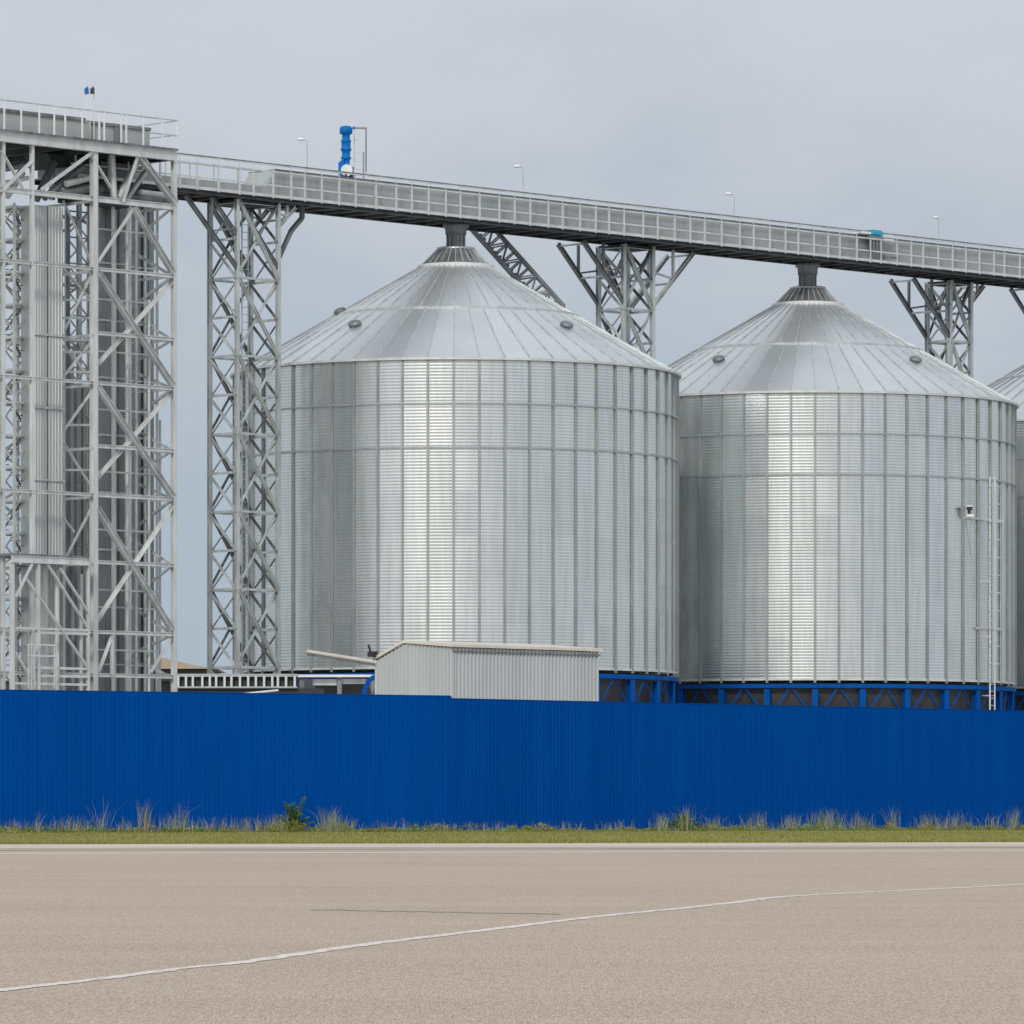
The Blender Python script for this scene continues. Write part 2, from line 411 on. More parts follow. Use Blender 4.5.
# low leafy undergrowth in uneven mounds
V6 = []; F6 = []; MI = []
for cx, wid, hh, nlf in [(rnd.uniform(-60,1090), rnd.uniform(8,34), rnd.choice((.03,.04,.06,.08,.11,.16))*rnd.uniform(.7,1.2), int(rnd.uniform(100,300))) for _ in range(150)]+[(293,26,.26,500),(270,16,.16,260),(340,20,.18,260),(684,18,.22,320),(829,24,.2,320),(760,14,.15,200),(930,16,.15,220)]:
    off0 = abs(rnd.gauss(.9,.8))+.2; mk = rnd.choice((0,0,1,1,1,2,3))
    for _ in range(nlf):
        u_ = rnd.gauss(0,.42); q = near_fence(cx+u_*wid, off0+rnd.gauss(0,.25)); z = hh*max(0,1-abs(u_)*.8)*rnd.random()**.8
        a = rnd.uniform(0,6.28); ln = rnd.uniform(.03,.085); d = Vector((math.cos(a),math.sin(a),rnd.uniform(-.2,1.1))).normalized()*ln
        sd = Vector((-math.sin(a),math.cos(a),0))*ln*.25; c = Vector((q.x,q.y,z)); o = len(V6)
        V6 += [c, c+d*.5+sd, c+d, c+d*.5-sd]; F6.append((o,o+1,o+2,o+3)); MI.append(mk if rnd.random() < .8 else rnd.choice((0,1,2,3)))
me = bpy.data.meshes.new('undergrowth'); me.from_pydata([tuple(v) for v in V6], [], F6)
for k in (M['grass_a'], M['grass_b'], M['grass_c'], M['leaf']): me.materials.append(k)
me.polygons.foreach_set('material_index', MI); me.update(); struct(link('undergrowth', me), 'stuff')
def weed(px, hgt, label, stems, seed):
    r = random.Random(seed); p = near_fence(px, .8)
    t = thing('weed_plant', label, 'plant', p)
    st = MB(); lf = MB()
    for (dx, dy, hh) in stems:
        prev = Vector((dx*.12, dy*.12, 0)); tip = Vector((dx, dy, hh*hgt))
        for k in range(1, 6):
            q = prev.lerp(tip, 1) if k == 5 else Vector((dx*(.12+.88*(k/5)**1.5), dy*(k/5), hh*hgt*k/5))
            st.tube(prev, q, .009*(1-k*.13), 5, .009*(1-(k+1)*.13), False)
            for _ in range(75):
                c = prev.lerp(q, r.random()); az = r.uniform(0, 6.28); ln = r.uniform(.05,.13)*(1.25-.12*k)
                d = Vector((math.cos(az), math.sin(az), r.uniform(.0,.9))).normalized(); sd = d.cross(Vector((0,0,1))).normalized()*ln*.24
                lf.add([c, c+d*ln*.5+sd, c+d*ln, c+d*ln*.5-sd], [(0,1,2),(0,2,3)])
            prev = q
    st.build('stem', M['stalk'], t); lf.build('foliage', M['leaf'], t)
weed(293, .74, 'tallest leafy green weed at the fence foot with forked top', [(.25,.0,1.0),(-.17,.05,.86),(-.08,-.1,.78),(.1,.1,.7),(.0,-.05,.82),(-.28,.0,.45),(.33,0,.42),(.18,-.2,.5),(-.4,.1,.3),(.45,.1,.28)], 3)
weed(684, .44, 'short bushy green weed at the fence foot before the gap between both big silos', [(.1,.0,1.0),(-.15,.05,.9),(.0,-.1,.8),(.22,.1,.6),(-.26,-.05,.6),(.36,0,.4),(-.4,0,.42)], 5)

# ------------------------------------------------------------------ grain silos
NP = 56; RS = 10.70; ZB = 7.24; ZE = 21.60          # panels, radius, wall foot, eave (m above ground)
TA = 2*math.pi/NP
def pol(r, a, z=0): return Vector((r*math.sin(a), -r*math.cos(a), z))
def silo_wall_mesh():
    pitch = .1495; rows = int((ZE-ZB)/pitch*4); zs = np.linspace(ZB, ZE, rows+1)
    amp = .0038*np.sin((zs-ZB)/pitch*2*np.pi)
    V = []; Fc = []; o = 0
    rr = random.Random(2)
    for k in range(NP):
        a0 = k*TA; a1 = a0+TA; tw = rr.uniform(-.006,.006)      # each sheet sits a hair off true
        sag = RS*(1-math.cos(TA/2))
        NC = 5
        for j in range(NC):
            f = j/(NC-1); a = a0+.0012+(TA-.0024)*f
            r_ = RS - sag*.25*(1-(2*f-1)**2) + tw*(2*f-1) + amp
            V.append(np.stack([r_*math.sin(a), -r_*math.cos(a), zs], 1))
        m_ = rows+1; i = np.arange(rows)
        for j in range(NC-1):
            c0 = o+j*m_; c1 = o+(j+1)*m_
            Fc.append(np.stack([c0+i, c1+i, c1+i+1, c0+i+1], 1))
        o += NC*m_
    V = np.concatenate(V); Fc = np.concatenate(Fc)
    me = bpy.data.meshes.new('wall'); me.from_pydata(V.tolist(), [], Fc.tolist()); me.materials.append(M['wall'])
    me.polygons.foreach_set('use_smooth', [True]*len(Fc)); me.update(); return me
def ring(r, z, w, h, n=112):
    return MB().lathe([(r-w/2, z-h/2), (r+w/2, z-h/2), (r+w/2, z+h/2), (r-w/2, z+h/2), (r-w/2, z-h/2)], n, smooth=False)
SL = .577; RC = 1.75
zr = lambda r: ZE+.03+SL*(RS+.16-r)
def make_silo(label):
    t = thing('grain_silo', label, 'silo', (S1[0], S1[1], 0), 0, 'galvanised grain silos in a row')
    link('wall', silo_wall_mesh(), t)
    sm = MB(); sm.bar((0,-RS-.05,ZB-.18), (0,-RS-.05,ZE-.02), .12, .06, (0,1,0)); sm.bar((0,-RS-.09,ZB-.18), (0,-RS-.09,ZE-.02), .05, .06, (0,1,0))
    sm = sm.mesh('stiffener', M['stiff'])
    for k in range(NP): link('stiffener', sm, t, None, (0,0,k*TA))
    for zz in (19.52, 17.46): ring(RS+.05, zz, .12, .075).build('hoop_ring', M['stiff'], t)
    ring(RS+.02, ZB-.02, .1, .09).build('base_ring', M['galv_light'], t)
    ring(RS+.13, ZE+.0, .2, .11).build('eave_ring', M['galv_light'], t)
    # roof: one flat sheet per bay with raised seams
    rf = MB()
    for k in range(NP):
        a0 = k*TA; a1 = a0+TA
        for ra, rb in ((RS+.16, 6.0), (6.0, RC)):
            rf.add([pol(ra,a0,zr(ra)), pol(ra,a1,zr(ra)), pol(rb,a1,zr(rb)), pol(rb,a0,zr(rb))], [(0,1,2,3)])
    rf = rf.build('roof', M['roof'], t)
    rm = MB(); rm.bar(pol(RS+.18,0,zr(RS+.18)+.015), pol(6.02,0,zr(6.02)+.015), .05, .06)
    rm = rm.mesh('roof_rib', M['galv'])
    rm2 = MB(); rm2.bar(pol(5.98,0,zr(5.98)+.015), pol(RC,0,zr(RC)+.015), .04, .06); rm2 = rm2.mesh('roof_rib', M['galv'])
    for k in range(NP):
        link('roof_rib', rm, rf, None, (0,0,k*TA))
    for k in range(44): link('upper_rib', rm2, rf, None, (0,0,k*2*math.pi/44))
    rg = MB().lathe([(6.06, zr(6.06)-.02), (6.06, zr(6.06)+.07), (5.94, zr(5.94)+.07), (5.94, zr(5.94)-.02)], 112, smooth=False)
    rg.build('roof_ring', M['galv'], rf)
    # cap: bright collar, dark ribbed steep cone, neck
    zc = zr(RC)
    cp_ = MB().lathe([(RC-.02, zc+.0), (1.62, zc+.10), (.88, zc+.88), (.80, zc+.98), (.5, zc+1.0)], 40); cp_ = cp_.build('roof_cap', M['galv_dark'], t)
    MB().lathe([(RC+.10, zc-.06), (RC+.12, zc+.08), (RC-.05, zc+.12), (RC-.05, zc-.02)], 56, smooth=False).build('collar', M['white'], cp_)
    rb = MB()
    for k in range(28):
        a = 2*math.pi*k/28; rb.bar(pol(1.62,a,zc+.14), pol(.90,a,zc+.88), .05, .07)
    rb.build('cap_ribs', M['galv'], cp_)
    MB().lathe([(.93, zc+.86), (.93, zc+.95), (.66, zc+.99)], 32).build('cap_rim', M['galv'], cp_)
    nk = MB().lathe([(.42, zc+.95), (.42, zc+2.45)], 20)
    for k in range(10):
        a = 2*math.pi*k/10; nk.bar(pol(.45,a,zc+.95), pol(.45,a,zc+2.4), .07, .06, (0,1,0))
    nk.build('inlet_neck', M['galv_dark'], t)
    # blue frame under the wall, hopper inside
    ring(RS-.06, ZB-.34, .3, .20, 56).build('ring_beam', M['blue_steel'], t)
    pm = MB(); pm.hsec((0,-RS+.06,0), (0,-RS+.06,ZB-.5), .30, .30, (0,1,0)); pm = pm.mesh('post', M['blue_steel'])
    zb0 = ZB-3.4
    for k in range(0, NP, 2): link('post', pm, t, None, (0,0,k*TA))
    bm_ = MB(); a = TA
    bm_.angle(pol(RS-.05,-a*.10,ZB-.52), pol(RS-.05,-a*.93,ZB-1.9), .075); bm_.angle(pol(RS-.05,a*.10,ZB-.52), pol(RS-.05,a*.93,ZB-1.9), .075)
    bm_.angle(pol(RS-.05,-a*.93,ZB-1.95), pol(RS-.05,a*.93,ZB-1.95), .14)
    bm_.angle(pol(RS-.05,-a*.93,ZB-2.0), pol(RS-.05,a*.93,ZB-5.8), .12)
    bm_ = bm_.mesh('brace', M['blue_steel'])
    for k in range(1, NP, 2): link('brace', bm_, t, None, (0,0,k*TA))
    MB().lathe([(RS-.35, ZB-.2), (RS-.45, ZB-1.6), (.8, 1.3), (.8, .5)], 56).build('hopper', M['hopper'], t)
    return t, rf
def vent(parent, r, a):
    q = pol(r, a, zr(r)); 
    b = MB(); b.lathe([(.20,-.12),(.22,.02),(.30,.04),(.31,.12),(.26,.24),(.14,.31),(.0,.33)], 14)
    o = b.build('roof_vent', M['galv_dark'], parent); o.location = q; o.rotation_euler = (R(22)*math.cos(a), R(22)*math.sin(a), 0)
    o.scale = (1.05,1.05,.8)
    return o
silo, silo_roof = make_silo('nearest and largest silo with pale cone roof, standing behind the small grey shed')
vent(silo, 7.5, R(-39)); vent(silo, 7.5, R(45))
S2 = RW(26.32, -.76, -.07); S3 = RW(52.3, -1.95, .0)
silo2 = dup(silo, S2, R(-1.1), 'middle silo with an access ladder up its right side')
silo3 = dup(silo, S3, R(3), 'silo cut off at the right edge of the photo, beyond the one with the ladder')
vent(silo, 5.85, R(-71))
# ladder and small camera bracket on the middle silo
ax = lambda px, r=RS+.35: math.asin(((px-9-806)/F*285.7)/r)
la = ax(990)
b = MB(); z0, z1 = 4.2, 17.6
for da in (-.24, .24):
    c = pol(RS+.42, la)+Vector((da*math.cos(la), da*math.sin(la), 0)); b.bar((c.x,c.y,z0), (c.x,c.y,z1), .07)
zz = z0
while zz < z1:
    c = pol(RS+.42, la); d = Vector((.24*math.cos(la), .24*math.sin(la), 0)); b.bar(c-d+Vector((0,0,zz)), c+d+Vector((0,0,zz)), .035); zz += .36
for zz in (6.5, 9.5, 12.3, 15.4):
    for da in (-.24,.24):
        d = Vector((da*math.cos(la), da*math.sin(la), 0))
        b.bar(pol(RS-.02,la,zz)+d, pol(RS+.42,la,zz)+d, .05)
lad = b.build('ladder', M['galv_light'], silo2)
b = MB()
for zz in np.arange(7.2, 17.4, .9):
    prev = None
    for k in range(7):
        an = math.pi*k/6; c = pol(RS+.42+.62*math.sin(an), la, zz)+Vector((math.cos(la),math.sin(la),0))*(-.34*math.cos(an))
        if prev is not None: b.bar(prev, c, .03)
        prev = c
for k in (1,3,5):
    an = math.pi*k/6; c = pol(RS+.42+.62*math.sin(an), la, 0)+Vector((math.cos(la),math.sin(la),0))*(-.34*math.cos(an)); b.bar(c+Vector((0,0,7.2)), c+Vector((0,0,17.2)), .03)
b.build('ladder_cage', M['galv'], lad)
b = MB()
b.bar(pol(RS+.2,ax(964),15.45), pol(RS+.2,ax(1004),15.45), .08); b.bar(pol(RS+.2,ax(972),15.4), pol(RS+.05,ax(975),13.6), .05); 
br = b.build('side_bracket', M['galv_light'], silo2)
MB().bar(pol(RS+.15,ax(978),9.9), pol(RS+.15,ax(1006),9.9), .07).build('ladder_bracket', M['galv_light'], silo2)
b = MB(); c = pol(RS+.35,ax(967),15.95); b.box((c.x-.14,c.y-.2,15.84),(c.x+.14,c.y+.12,16.0)); b.box((c.x-.08,c.y-.1,15.5),(c.x+.06,c.y+.06,15.84)); b.build('camera', M['black'], br)
b = MB(); b.box((c.x-.16,c.y-.22,16.003),(c.x+.16,c.y+.14,16.06)); b.box((c.x-.14,c.y-.2,15.5),(c.x+.22,c.y-.101,15.62)); b.build('camera_hood', M['white'], br)

# ------------------------------------------------------------------ conveyor gallery
TG = 1.35
ZT = z_at(453, 184.4, TG)                         # top rail
g0, g1 = s_at(70, TG), s_at(1290, TG)
gal = thing('conveyor_gallery', 'long elevated grey conveyor bridge with railings running above the silo roofs', 'conveyor', RW(g0,0,0), R(45))
def G(px, t=0): return s_at(px, t)-g0             # local x for a picture column
GL = g1-g0; ZD = ZT-1.50                          # deck level
b = MB(); b.box((0,-TG,ZD-.06),(GL,TG,ZD)); b.build('deck', M['galv'], gal)
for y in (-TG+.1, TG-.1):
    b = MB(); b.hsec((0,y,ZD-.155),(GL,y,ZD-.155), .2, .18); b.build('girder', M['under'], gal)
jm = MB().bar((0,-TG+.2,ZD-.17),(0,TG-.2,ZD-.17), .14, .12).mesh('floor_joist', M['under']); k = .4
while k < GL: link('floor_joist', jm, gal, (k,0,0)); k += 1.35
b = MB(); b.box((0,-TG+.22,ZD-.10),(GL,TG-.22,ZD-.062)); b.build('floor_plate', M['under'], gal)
gx = G(262); b = MB(); b.box((gx,-.9,ZD+.02),(GL,.9,ZT-.20)); b.box((0,-.9,ZD+.02),(gx,.9,ZT-1.02))
b.prism([(gx-.5,-.9,ZT-1.02),(gx,-.9,ZT-1.02),(gx,-.9,ZT-.22)],(0,1.8,0))
k = .9
while k < GL: b.box((k-.025,-.925,ZD+.02),(k+.025,-.902,ZT-(1.06 if k < gx else .26))); k += 2.1
housing = b.build('conveyor_housing', M['clad'], gal)
MB().box((gx,-.95,ZT-.20),(GL,.95,ZT-.15)).build('housing_lid', M['galv_dark'], housing)
pk = []; k = .3; rr = random.Random(4); j = 0
while k < GL-.3: pk.append(k); k += (1.22 if j % 3 else .95)*rr.uniform(.86,1.14)*1.0; j += 1
pm = MB(); pm.bar((0,0,ZD-.10),(0,0,ZT-.36),.085,.06); pm.bar((0,0,ZT-.36),(0,0,ZT),.03); pm = pm.mesh('railing_post', M['galv_light'])
for i, k in enumerate(pk[:100]): link('railing_post', pm, gal, (k,-TG-.02,0))
if len(pk) > 100:
    b = MB()
    for k in pk[100:]: b.bar((k,-TG-.02,ZD-.1),(k,-TG-.02,ZT-.36),.085,.06)
    o = b.build('railing_post', M['galv_light'], gal); o['kind'] = 'stuff'
pm2 = MB().bar((0,TG,ZD),(0,TG,ZT+.02),.05).mesh('rear_post', M['galv']); k = .6
while k < GL: link('rear_post', pm2, gal, (k,0,0)); k += 1.5
b = MB(); b.bar((0,TG,ZT+.02),(GL,TG,ZT+.02),.05); b.build('rear_railing', M['galv'], gal)
MB().bar((0,-TG,ZT),(GL,-TG,ZT),.055,.05).build('top_rail', M['galv_dark'], gal)
MB().bar((0,-TG,ZT-.06),(GL,-TG,ZT-.06),.05,.05).build('cable_tray', M['galv_light'], gal)
MB().bar((0,-TG-.03,ZT-.36),(GL,-TG-.03,ZT-.36),.06,.07).build('handrail', M['galv_light'], gal)
MB().bar((0,-TG-.03,ZT-1.00),(GL,-TG-.03,ZT-1.00),.05,.07).build('mid_rail', M['galv_light'], gal)
MB().box((0,-TG-.015,ZD-.05),(GL,-TG+.01,ZD+.08)).build('kick_plate', M['galv_light'], gal)

# discharge spouts between gallery and silo caps
for (loc, label, ss) in (((S1[0],S1[1]), 'short dark spout joining the bridge to the nearest silo', 0), ((S2.x,S2.y), 'flared dark spout joining the bridge to the silo with the ladder', 26.4)):
    top = ZD-.24; zc = zr(RC)+1.6+(S2.z if ss else 0)
    b = MB(); b.box((-.62,-.62,top-.08),(.62,.62,top)); b.lathe([(.62,top-.08),(.53,top-.22),(.51,zc),(.45,zc)], 18)
    t = thing('spout', label, 'spout', (*loc,0), 0, 'spouts under the conveyor bridge'); b.build('funnel', M['galv_dark'], t)

# lattice roof walkway behind the nearest silo's cone
A = P(466, 222, S1[1]+4.0); B = P(552, 318, S1[1]+4.6)
d = (B-A).normalized(); up = Vector((0,1,0)).cross(d).normalized(); up = -up if up.z < 0 else up
tr = thing('inclined_truss', 'dark inclined lattice walkway descending behind the nearest silo roof', 'walkway', (A.x, A.y, 0))
org = Vector((A.x, A.y, 0)); hgt = .85; L = (B-A).length; wv = Vector((0,1.1,0))
for f_ in (0,1):
    for e in (0,1):
        q = A-org+wv*f_+up*hgt*e; MB().bar(q, q+d*L, .15, .15).build('chord', M['galv_dark'], tr)
    b = MB(); nb = 12
    for k in range(nb):
        q0 = A-org+wv*f_+d*(L*k/nb); q1 = A-org+wv*f_+d*(L*(k+1)/nb)
        b.bar(q0, q0+up*hgt, .07); b.bar(q0 if k%2 else q0+up*hgt, q1+up*hgt if k%2 else q1, .07)
    b.build('lattice', M['galv_dark'], tr)
b = MB()
for k in range(22):
    q = A-org+d*(L*k/22)+up*.12; b.box((q.x-.13,q.y,q.z-.03),(q.x+.13,q.y+1.1,q.z))
b.build('treads', M['galv_dark'], tr)

# ------------------------------------------------------------------ support towers
def support_tower(s, t0, a, w, label, ztop, bay_w=3.4, br_l=2.9, br_r=2.3, bold=1.0, far=True):
    """a: length along the row, w: width across it; local x along the row, local -y towards the road"""
    t = thing('support_tower', label, 'tower', RW(s, t0, 0), R(45), 'lattice towers carrying the conveyor bridge')
    lw = .185*bold; hx, hy = a/2, w/2
    for sx in (-1,1):
        for sy in (-1,1):
            MB().hsec((sx*hx,sy*hy,0),(sx*hx,sy*hy,ztop), lw, lw, (0,1,0)).build('leg', M['galv'], t)
    nb = int(ztop/bay_w); bh = ztop/nb
    for face in range(4):
        if face == 0: e0, e1, sub = (-hx,-hy), (hx,-hy), 1     # row side towards the road
        elif face == 1: e0, e1, sub = (-hx,hy), (-hx,-hy), 2   # end face
        elif face == 2: e0, e1, sub = (-hx,hy), (hx,hy), 1
        else: e0, e1, sub = (hx,hy), (hx,-hy), 2
        own = face < 2
        off = Vector((e1[1]-e0[1], -(e1[0]-e0[0]), 0)).normalized()*.07
        for k in range(nb*sub+1):
            z = bh/sub*k; q0, q1 = Vector((*e0, min(z, ztop-.1))), Vector((*e1, min(z, ztop-.1)))
            MB().angle(q0, q1, .12*bold).build('crossbeam', M['galv'], t)
            if k < nb*sub:
                z2 = z+bh/sub; dd = MB()
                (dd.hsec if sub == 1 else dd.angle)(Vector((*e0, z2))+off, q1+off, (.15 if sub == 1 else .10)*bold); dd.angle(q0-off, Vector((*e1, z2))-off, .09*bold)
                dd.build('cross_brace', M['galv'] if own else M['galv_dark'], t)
    # raking brackets under the bridge
    for sx, ln in ((-1, br_l), (1, br_r)):
        if not ln: continue
        for sy in (-1, 1):
            if sx < 0 and sy > 0 and not far: continue
            b = MB(); dz = ln*1.0
            b.hsec((sx*hx,sy*hy,ztop-dz),(sx*(hx+ln),sy*hy,ztop-.08), .17*bold, .18*bold)
            b.bar((sx*(hx+ln*.5),sy*hy,ztop-.05),(sx*(hx+ln*.5),sy*hy,ztop-dz*.5),.12)
            b.bar((sx*hx,sy*hy,ztop-dz*.42),(sx*(hx+ln*.5),sy*hy,ztop-dz*.5),.09)
            if not far and sx < 0: b.hsec((sx*hx,sy*hy,ztop-dz*.52),(sx*(hx+ln*.48),sy*hy,ztop-.08), .15, .15)
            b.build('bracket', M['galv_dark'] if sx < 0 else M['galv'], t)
        for f_ in ((.45,.97) if (far or sx > 0) else ()):
            MB().bar((sx*(hx+ln*f_),-hy,ztop-ln*(1-f_)-.1),(sx*(hx+ln*f_),hy,ztop-ln*(1-f_)-.1),.09).build('bracket_tie', M['galv'], t)
    # knee braces inside the top
    for sy in (-1,1):
        b = MB(); b.hsec((-hx,sy*hy,ztop-.1),(hx,sy*hy,ztop-3.0),.15*bold); b.bar((hx,sy*hy,ztop-.1),(0,sy*hy,ztop-1.6),.12); b.build('knee_brace', M['galv_dark'], t)
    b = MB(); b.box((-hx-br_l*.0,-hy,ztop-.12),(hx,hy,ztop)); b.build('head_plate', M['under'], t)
    # caged ladder inside
    b = MB()
    for x in (.05,.45): b.bar((x,.2,0),(x,.2,ztop-.3),.05)
    z = .3
    while z < ztop-.3: b.bar((.05,.2,z),(.45,.2,z),.03); z += .35
    b.build('ladder', M['galv'], t)
    return t
ZS = ZD-.25
s1c = s_at(237, 0.95)+1.30
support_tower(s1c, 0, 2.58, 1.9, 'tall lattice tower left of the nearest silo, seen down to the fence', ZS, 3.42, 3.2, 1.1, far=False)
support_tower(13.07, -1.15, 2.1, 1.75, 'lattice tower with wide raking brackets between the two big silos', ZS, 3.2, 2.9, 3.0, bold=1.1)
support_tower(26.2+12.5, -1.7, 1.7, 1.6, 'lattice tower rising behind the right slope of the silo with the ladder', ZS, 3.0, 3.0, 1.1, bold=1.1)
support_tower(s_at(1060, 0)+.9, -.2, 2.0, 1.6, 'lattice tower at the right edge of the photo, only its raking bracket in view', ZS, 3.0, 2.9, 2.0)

# ------------------------------------------------------------------ things on the gallery
for px, hd, dx, where in ((308,139,-.3,'left of the blue motor'), (524,166,-.3,'above the nearest silo'), (735,193.5,-.3,'second from the right'), (939.5,217,-.14,'right of the turquoise motor')):
    s = s_at(px, -TG); z = z_at(px, hd, -TG)
    t = thing('lamp_post', 'thin grey lamp post with white head on the bridge, '+where, 'lamp', RW(s,-TG-.06,ZD), 0, 'lamp posts along the conveyor bridge')
    h = z-ZD-.08; b = MB(); b.tube((0,0,0),(0,0,h),.024,8,.018); b.tube((0,0,h),(dx,0,h+.06),.018,8); b.build('pole', M['galv'], t)
    b = MB(); b.lathe([(0,-.10),(.13,-.09),(.20,-.02),(.17,.08),(.08,.14),(0,.15)], 14); o = b.build('lamp_head', M['white'], t); o.location = (dx,0,h+.06); o.scale = (.95 if dx < -.2 else .7, .6, .6)

# bent pipe hanging from the bridge by the left lattice tower
q0 = [(s_at(x,.3), z_at(x,y,.3)) for x,y in ((302,200),(302,218),(291,231),(281,253),(277,262))]
b = MB(); o0 = RW(q0[0][0],.3,0); pv = None
for a_, z_ in q0:
    p = RW(a_,.3,z_)-o0
    if pv is not None: b.tube(pv, p, .13, 10)
    pv = p
o = b.build('bent_pipe', M['galv_dark']); o.location = o0; tag(o, 'dark bent pipe dropping from the bridge beside the tall left lattice tower', 'pipe')
# blue gear motor with its service frame
s = s_at(346, .2); zb = ZT-.45
t = thing('gear_motor', 'tall bright blue vertical motor unit standing on the bridge beside a ladder frame', 'motor', RW(s,.2,zb))
top = z_at(346,125.5,.2)-zb
b = MB(); f_ = top/2.3
b.lathe([(0,0),(.24,0),(.24,.75*f_),(.18,.8*f_),(.18,1.0*f_),(.25,1.02*f_),(.25,1.08*f_),(.20,1.1*f_),(.20,1.32*f_),(.27,1.35*f_),(.25,1.42*f_),(.22,1.45*f_),(.22,1.66*f_),(.25,1.68*f_),(.24,1.74*f_),(.19,1.76*f_),(.19,1.96*f_),(.30,1.98*f_),(.31,2.18*f_),(.25,2.26*f_),(0,2.3*f_)], 20)
b.build('motor_body', M['blue_motor'], t)
b = MB(); b.box((-.36,-.26,.05),(-.1,.26,.85*f_)); b.prism([(-.36,-.26,.85*f_),(-.1,-.26,.85*f_),(-.1,-.26,1.02*f_)],(0,.5,0)); b.build('gearbox', M['blue_motor'], t)
b = MB(); b.tube((.05,-.42,.55*f_),(.05,-.28,.55*f_),.28,20); b.build('pulley_guard', M['white'], t)
b = MB(); b.box((.24,-.28,.35),(.36,.1,.85)); b.box((-.05,-.45,.42),(.06,-.42,.62)); b.build('terminal_box', M['black'], t)
b = MB(); b.box((.31,-.1,top-.18),(.42,.0,top-.06)); b.build('cable_entry', M['blue_motor'], t)
t = thing('ladder_frame', 'thin grey rectangular ladder frame right of the tall blue motor', 'frame', RW(s_at(353,0),0,zb))
hh = z_at(360,129,0)-zb; b = MB()
for x, w in ((.06,.03),(.62,.04)): b.bar((x,0,0),(x,0,hh),w)
b.build('uprights', M['galv'], t); b = MB(); b.bar((.5,.0,0),(.5,0,hh*.6),.06); b.bar((.0,0,hh),(.66,0,hh),.08); b.bar((.62,0,hh*.25),(.62,0,hh),.07); b.build('dark_bars', M['galv_dark'], t)
b = MB()
for k in (.14,.3,.44,.58,.68,.80): b.bar((.06,0,hh*k),(.62,0,hh*k),.032)
b.build('rungs', M['galv'], t)
# turquoise drive unit
s = s_at(866, TG-.3)
t = thing('drive_unit', 'small turquoise-topped drive unit on dark legs at the bridge railing', 'motor', RW(s,TG-.3,ZT-.95), R(45))
z0 = z_at(872,237,TG-.3)-(ZT-.95)
b = MB(); b.box((.05,-.4,z0+.02),(1.0,.3,z0+.34)); 
bm = bmesh.new(); me = b.mesh('hood', M['teal']); bm.from_mesh(me); bmesh.ops.bevel(bm, geom=bm.edges[:], offset=.09, segments=3, affect='EDGES'); bm.to_mesh(me); bm.free(); link('hood', me, t)
b = MB()
for x in (-.05,.25,.5,.75,.92): b.bar((x,-.3,z0-1.1),(x,-.3,z0+.04),.07)
b.bar((-.2,-.3,z0-.1),(1.0,-.3,z0-.1),.10,.2); b.bar((1.05,-.3,z0-1.0),(2.0,-.3,z0-1.0),.14,.10); b.box((.3,-.25,z0-.7),(.8,.1,z0)); b.build('legs', M['galv_dark'], t)
b = MB(); b.box((-.75,-.35,z0+.08),(.0,.2,z0+.2)); b.box((1.05,-.35,z0-.12),(1.85,.0,z0-.06)); b.build('guard_plate', M['white'], t)

# ------------------------------------------------------------------ elevator tower on the left
TF, TB = 3.4, -3.2
e0 = s_at(95, TF)
tw = thing('elevator_tower', 'large lattice steel elevator tower with railed top deck at the left edge', 'tower', RW(e0,0,0), R(45))
def E(px, t=TF): return s_at(px, t)-e0
def ZZ(y, px=95, t=TF): return z_at(px, y, t)
xs = [E(174), E(94), E(32), E(3), E(-60)]
zdk = ZZ(141.5)            # underside of deck fascia
ztop = ZZ(137)
for i, (xx, w) in enumerate(zip(xs, (.21,.27,.16,.16,.22))):
    MB().hsec((xx,-TF,0),(xx,-TF,zdk), w, w, (0,1,0)).build('leg', M['galv_light'], tw)
for xx in (xs[0], xs[1], xs[2]+.2, xs[4]):
    MB().hsec((xx,-TB,0),(xx,-TB,zdk), .19, .19, (0,1,0)).build('leg', M['galv'], tw)
lev = [ZZ(y) for y in (199,269,333,383,446,495,562,632,675)]
for i, z in enumerate(lev):
    heavy = i in (0,)
    b = MB(); b.hsec((xs[1],-TF-.02,z),(xs[0],-TF-.02,z), .16, .26 if heavy else .17); b.build('crossbeam', M['galv_light'], tw)
    if i in (0,1,3,5,7,8):
        b = MB(); b.hsec((xs[4],-TF-.02,z),(xs[1],-TF-.02,z), .16, .24 if heavy else .15); b.build('crossbeam', M['galv_light'], tw)
    if i in (0,1,2,3,4,5,6,7):
        b = MB(); b.bar((xs[4],-TB,z),(xs[0],-TB,z), .15); b.build('rear_crossbeam', M['galv'], tw)
        b = MB(); b.bar((xs[0],-TF,z),(xs[0],-TB,z), .13); b.build('side_crossbeam', M['galv'], tw)
        b = MB(); b.bar((xs[1],-TF,z-.1),(xs[1],-TB,z-.1), .12); b.build('side_crossbeam', M['galv'], tw)
def dg(x0, y0, x1, y1, w=.16, m='galv', t=TF+.05, heavy=False):
    p0 = (E(x0,t),-t,z_at(x0,y0,t)); p1 = (E(x1,t),-t,z_at(x1,y1,t)); b = MB()
    (b.hsec if heavy else b.angle)(p0, p1, w); return b.build('diagonal_brace', M[m], tw)
T2_ = TF-.08
for a in ((92,152,40,190),(92,155,112,188),(137,156,122,202),(2,150,25,190),(32,160,2,190)): dg(*a, w=.17, m='galv_light')
dg(137,153,176,204, w=.26, heavy=True)
for a in ((133,208,97,262),(97,365,173,281),(97,478,173,391),(92,628,172,507),(172,636,150,672)): dg(*a, w=.16, m='galv_light', t=T2_)
for a in ((134,208,173,273),(97,271,173,386),(97,386,173,497),(97,508,172,630)): dg(*a, w=.24, heavy=True)
for a in ((97,676,112,636),(112,636,112,676)): dg(*a, w=.12, m='galv_light')
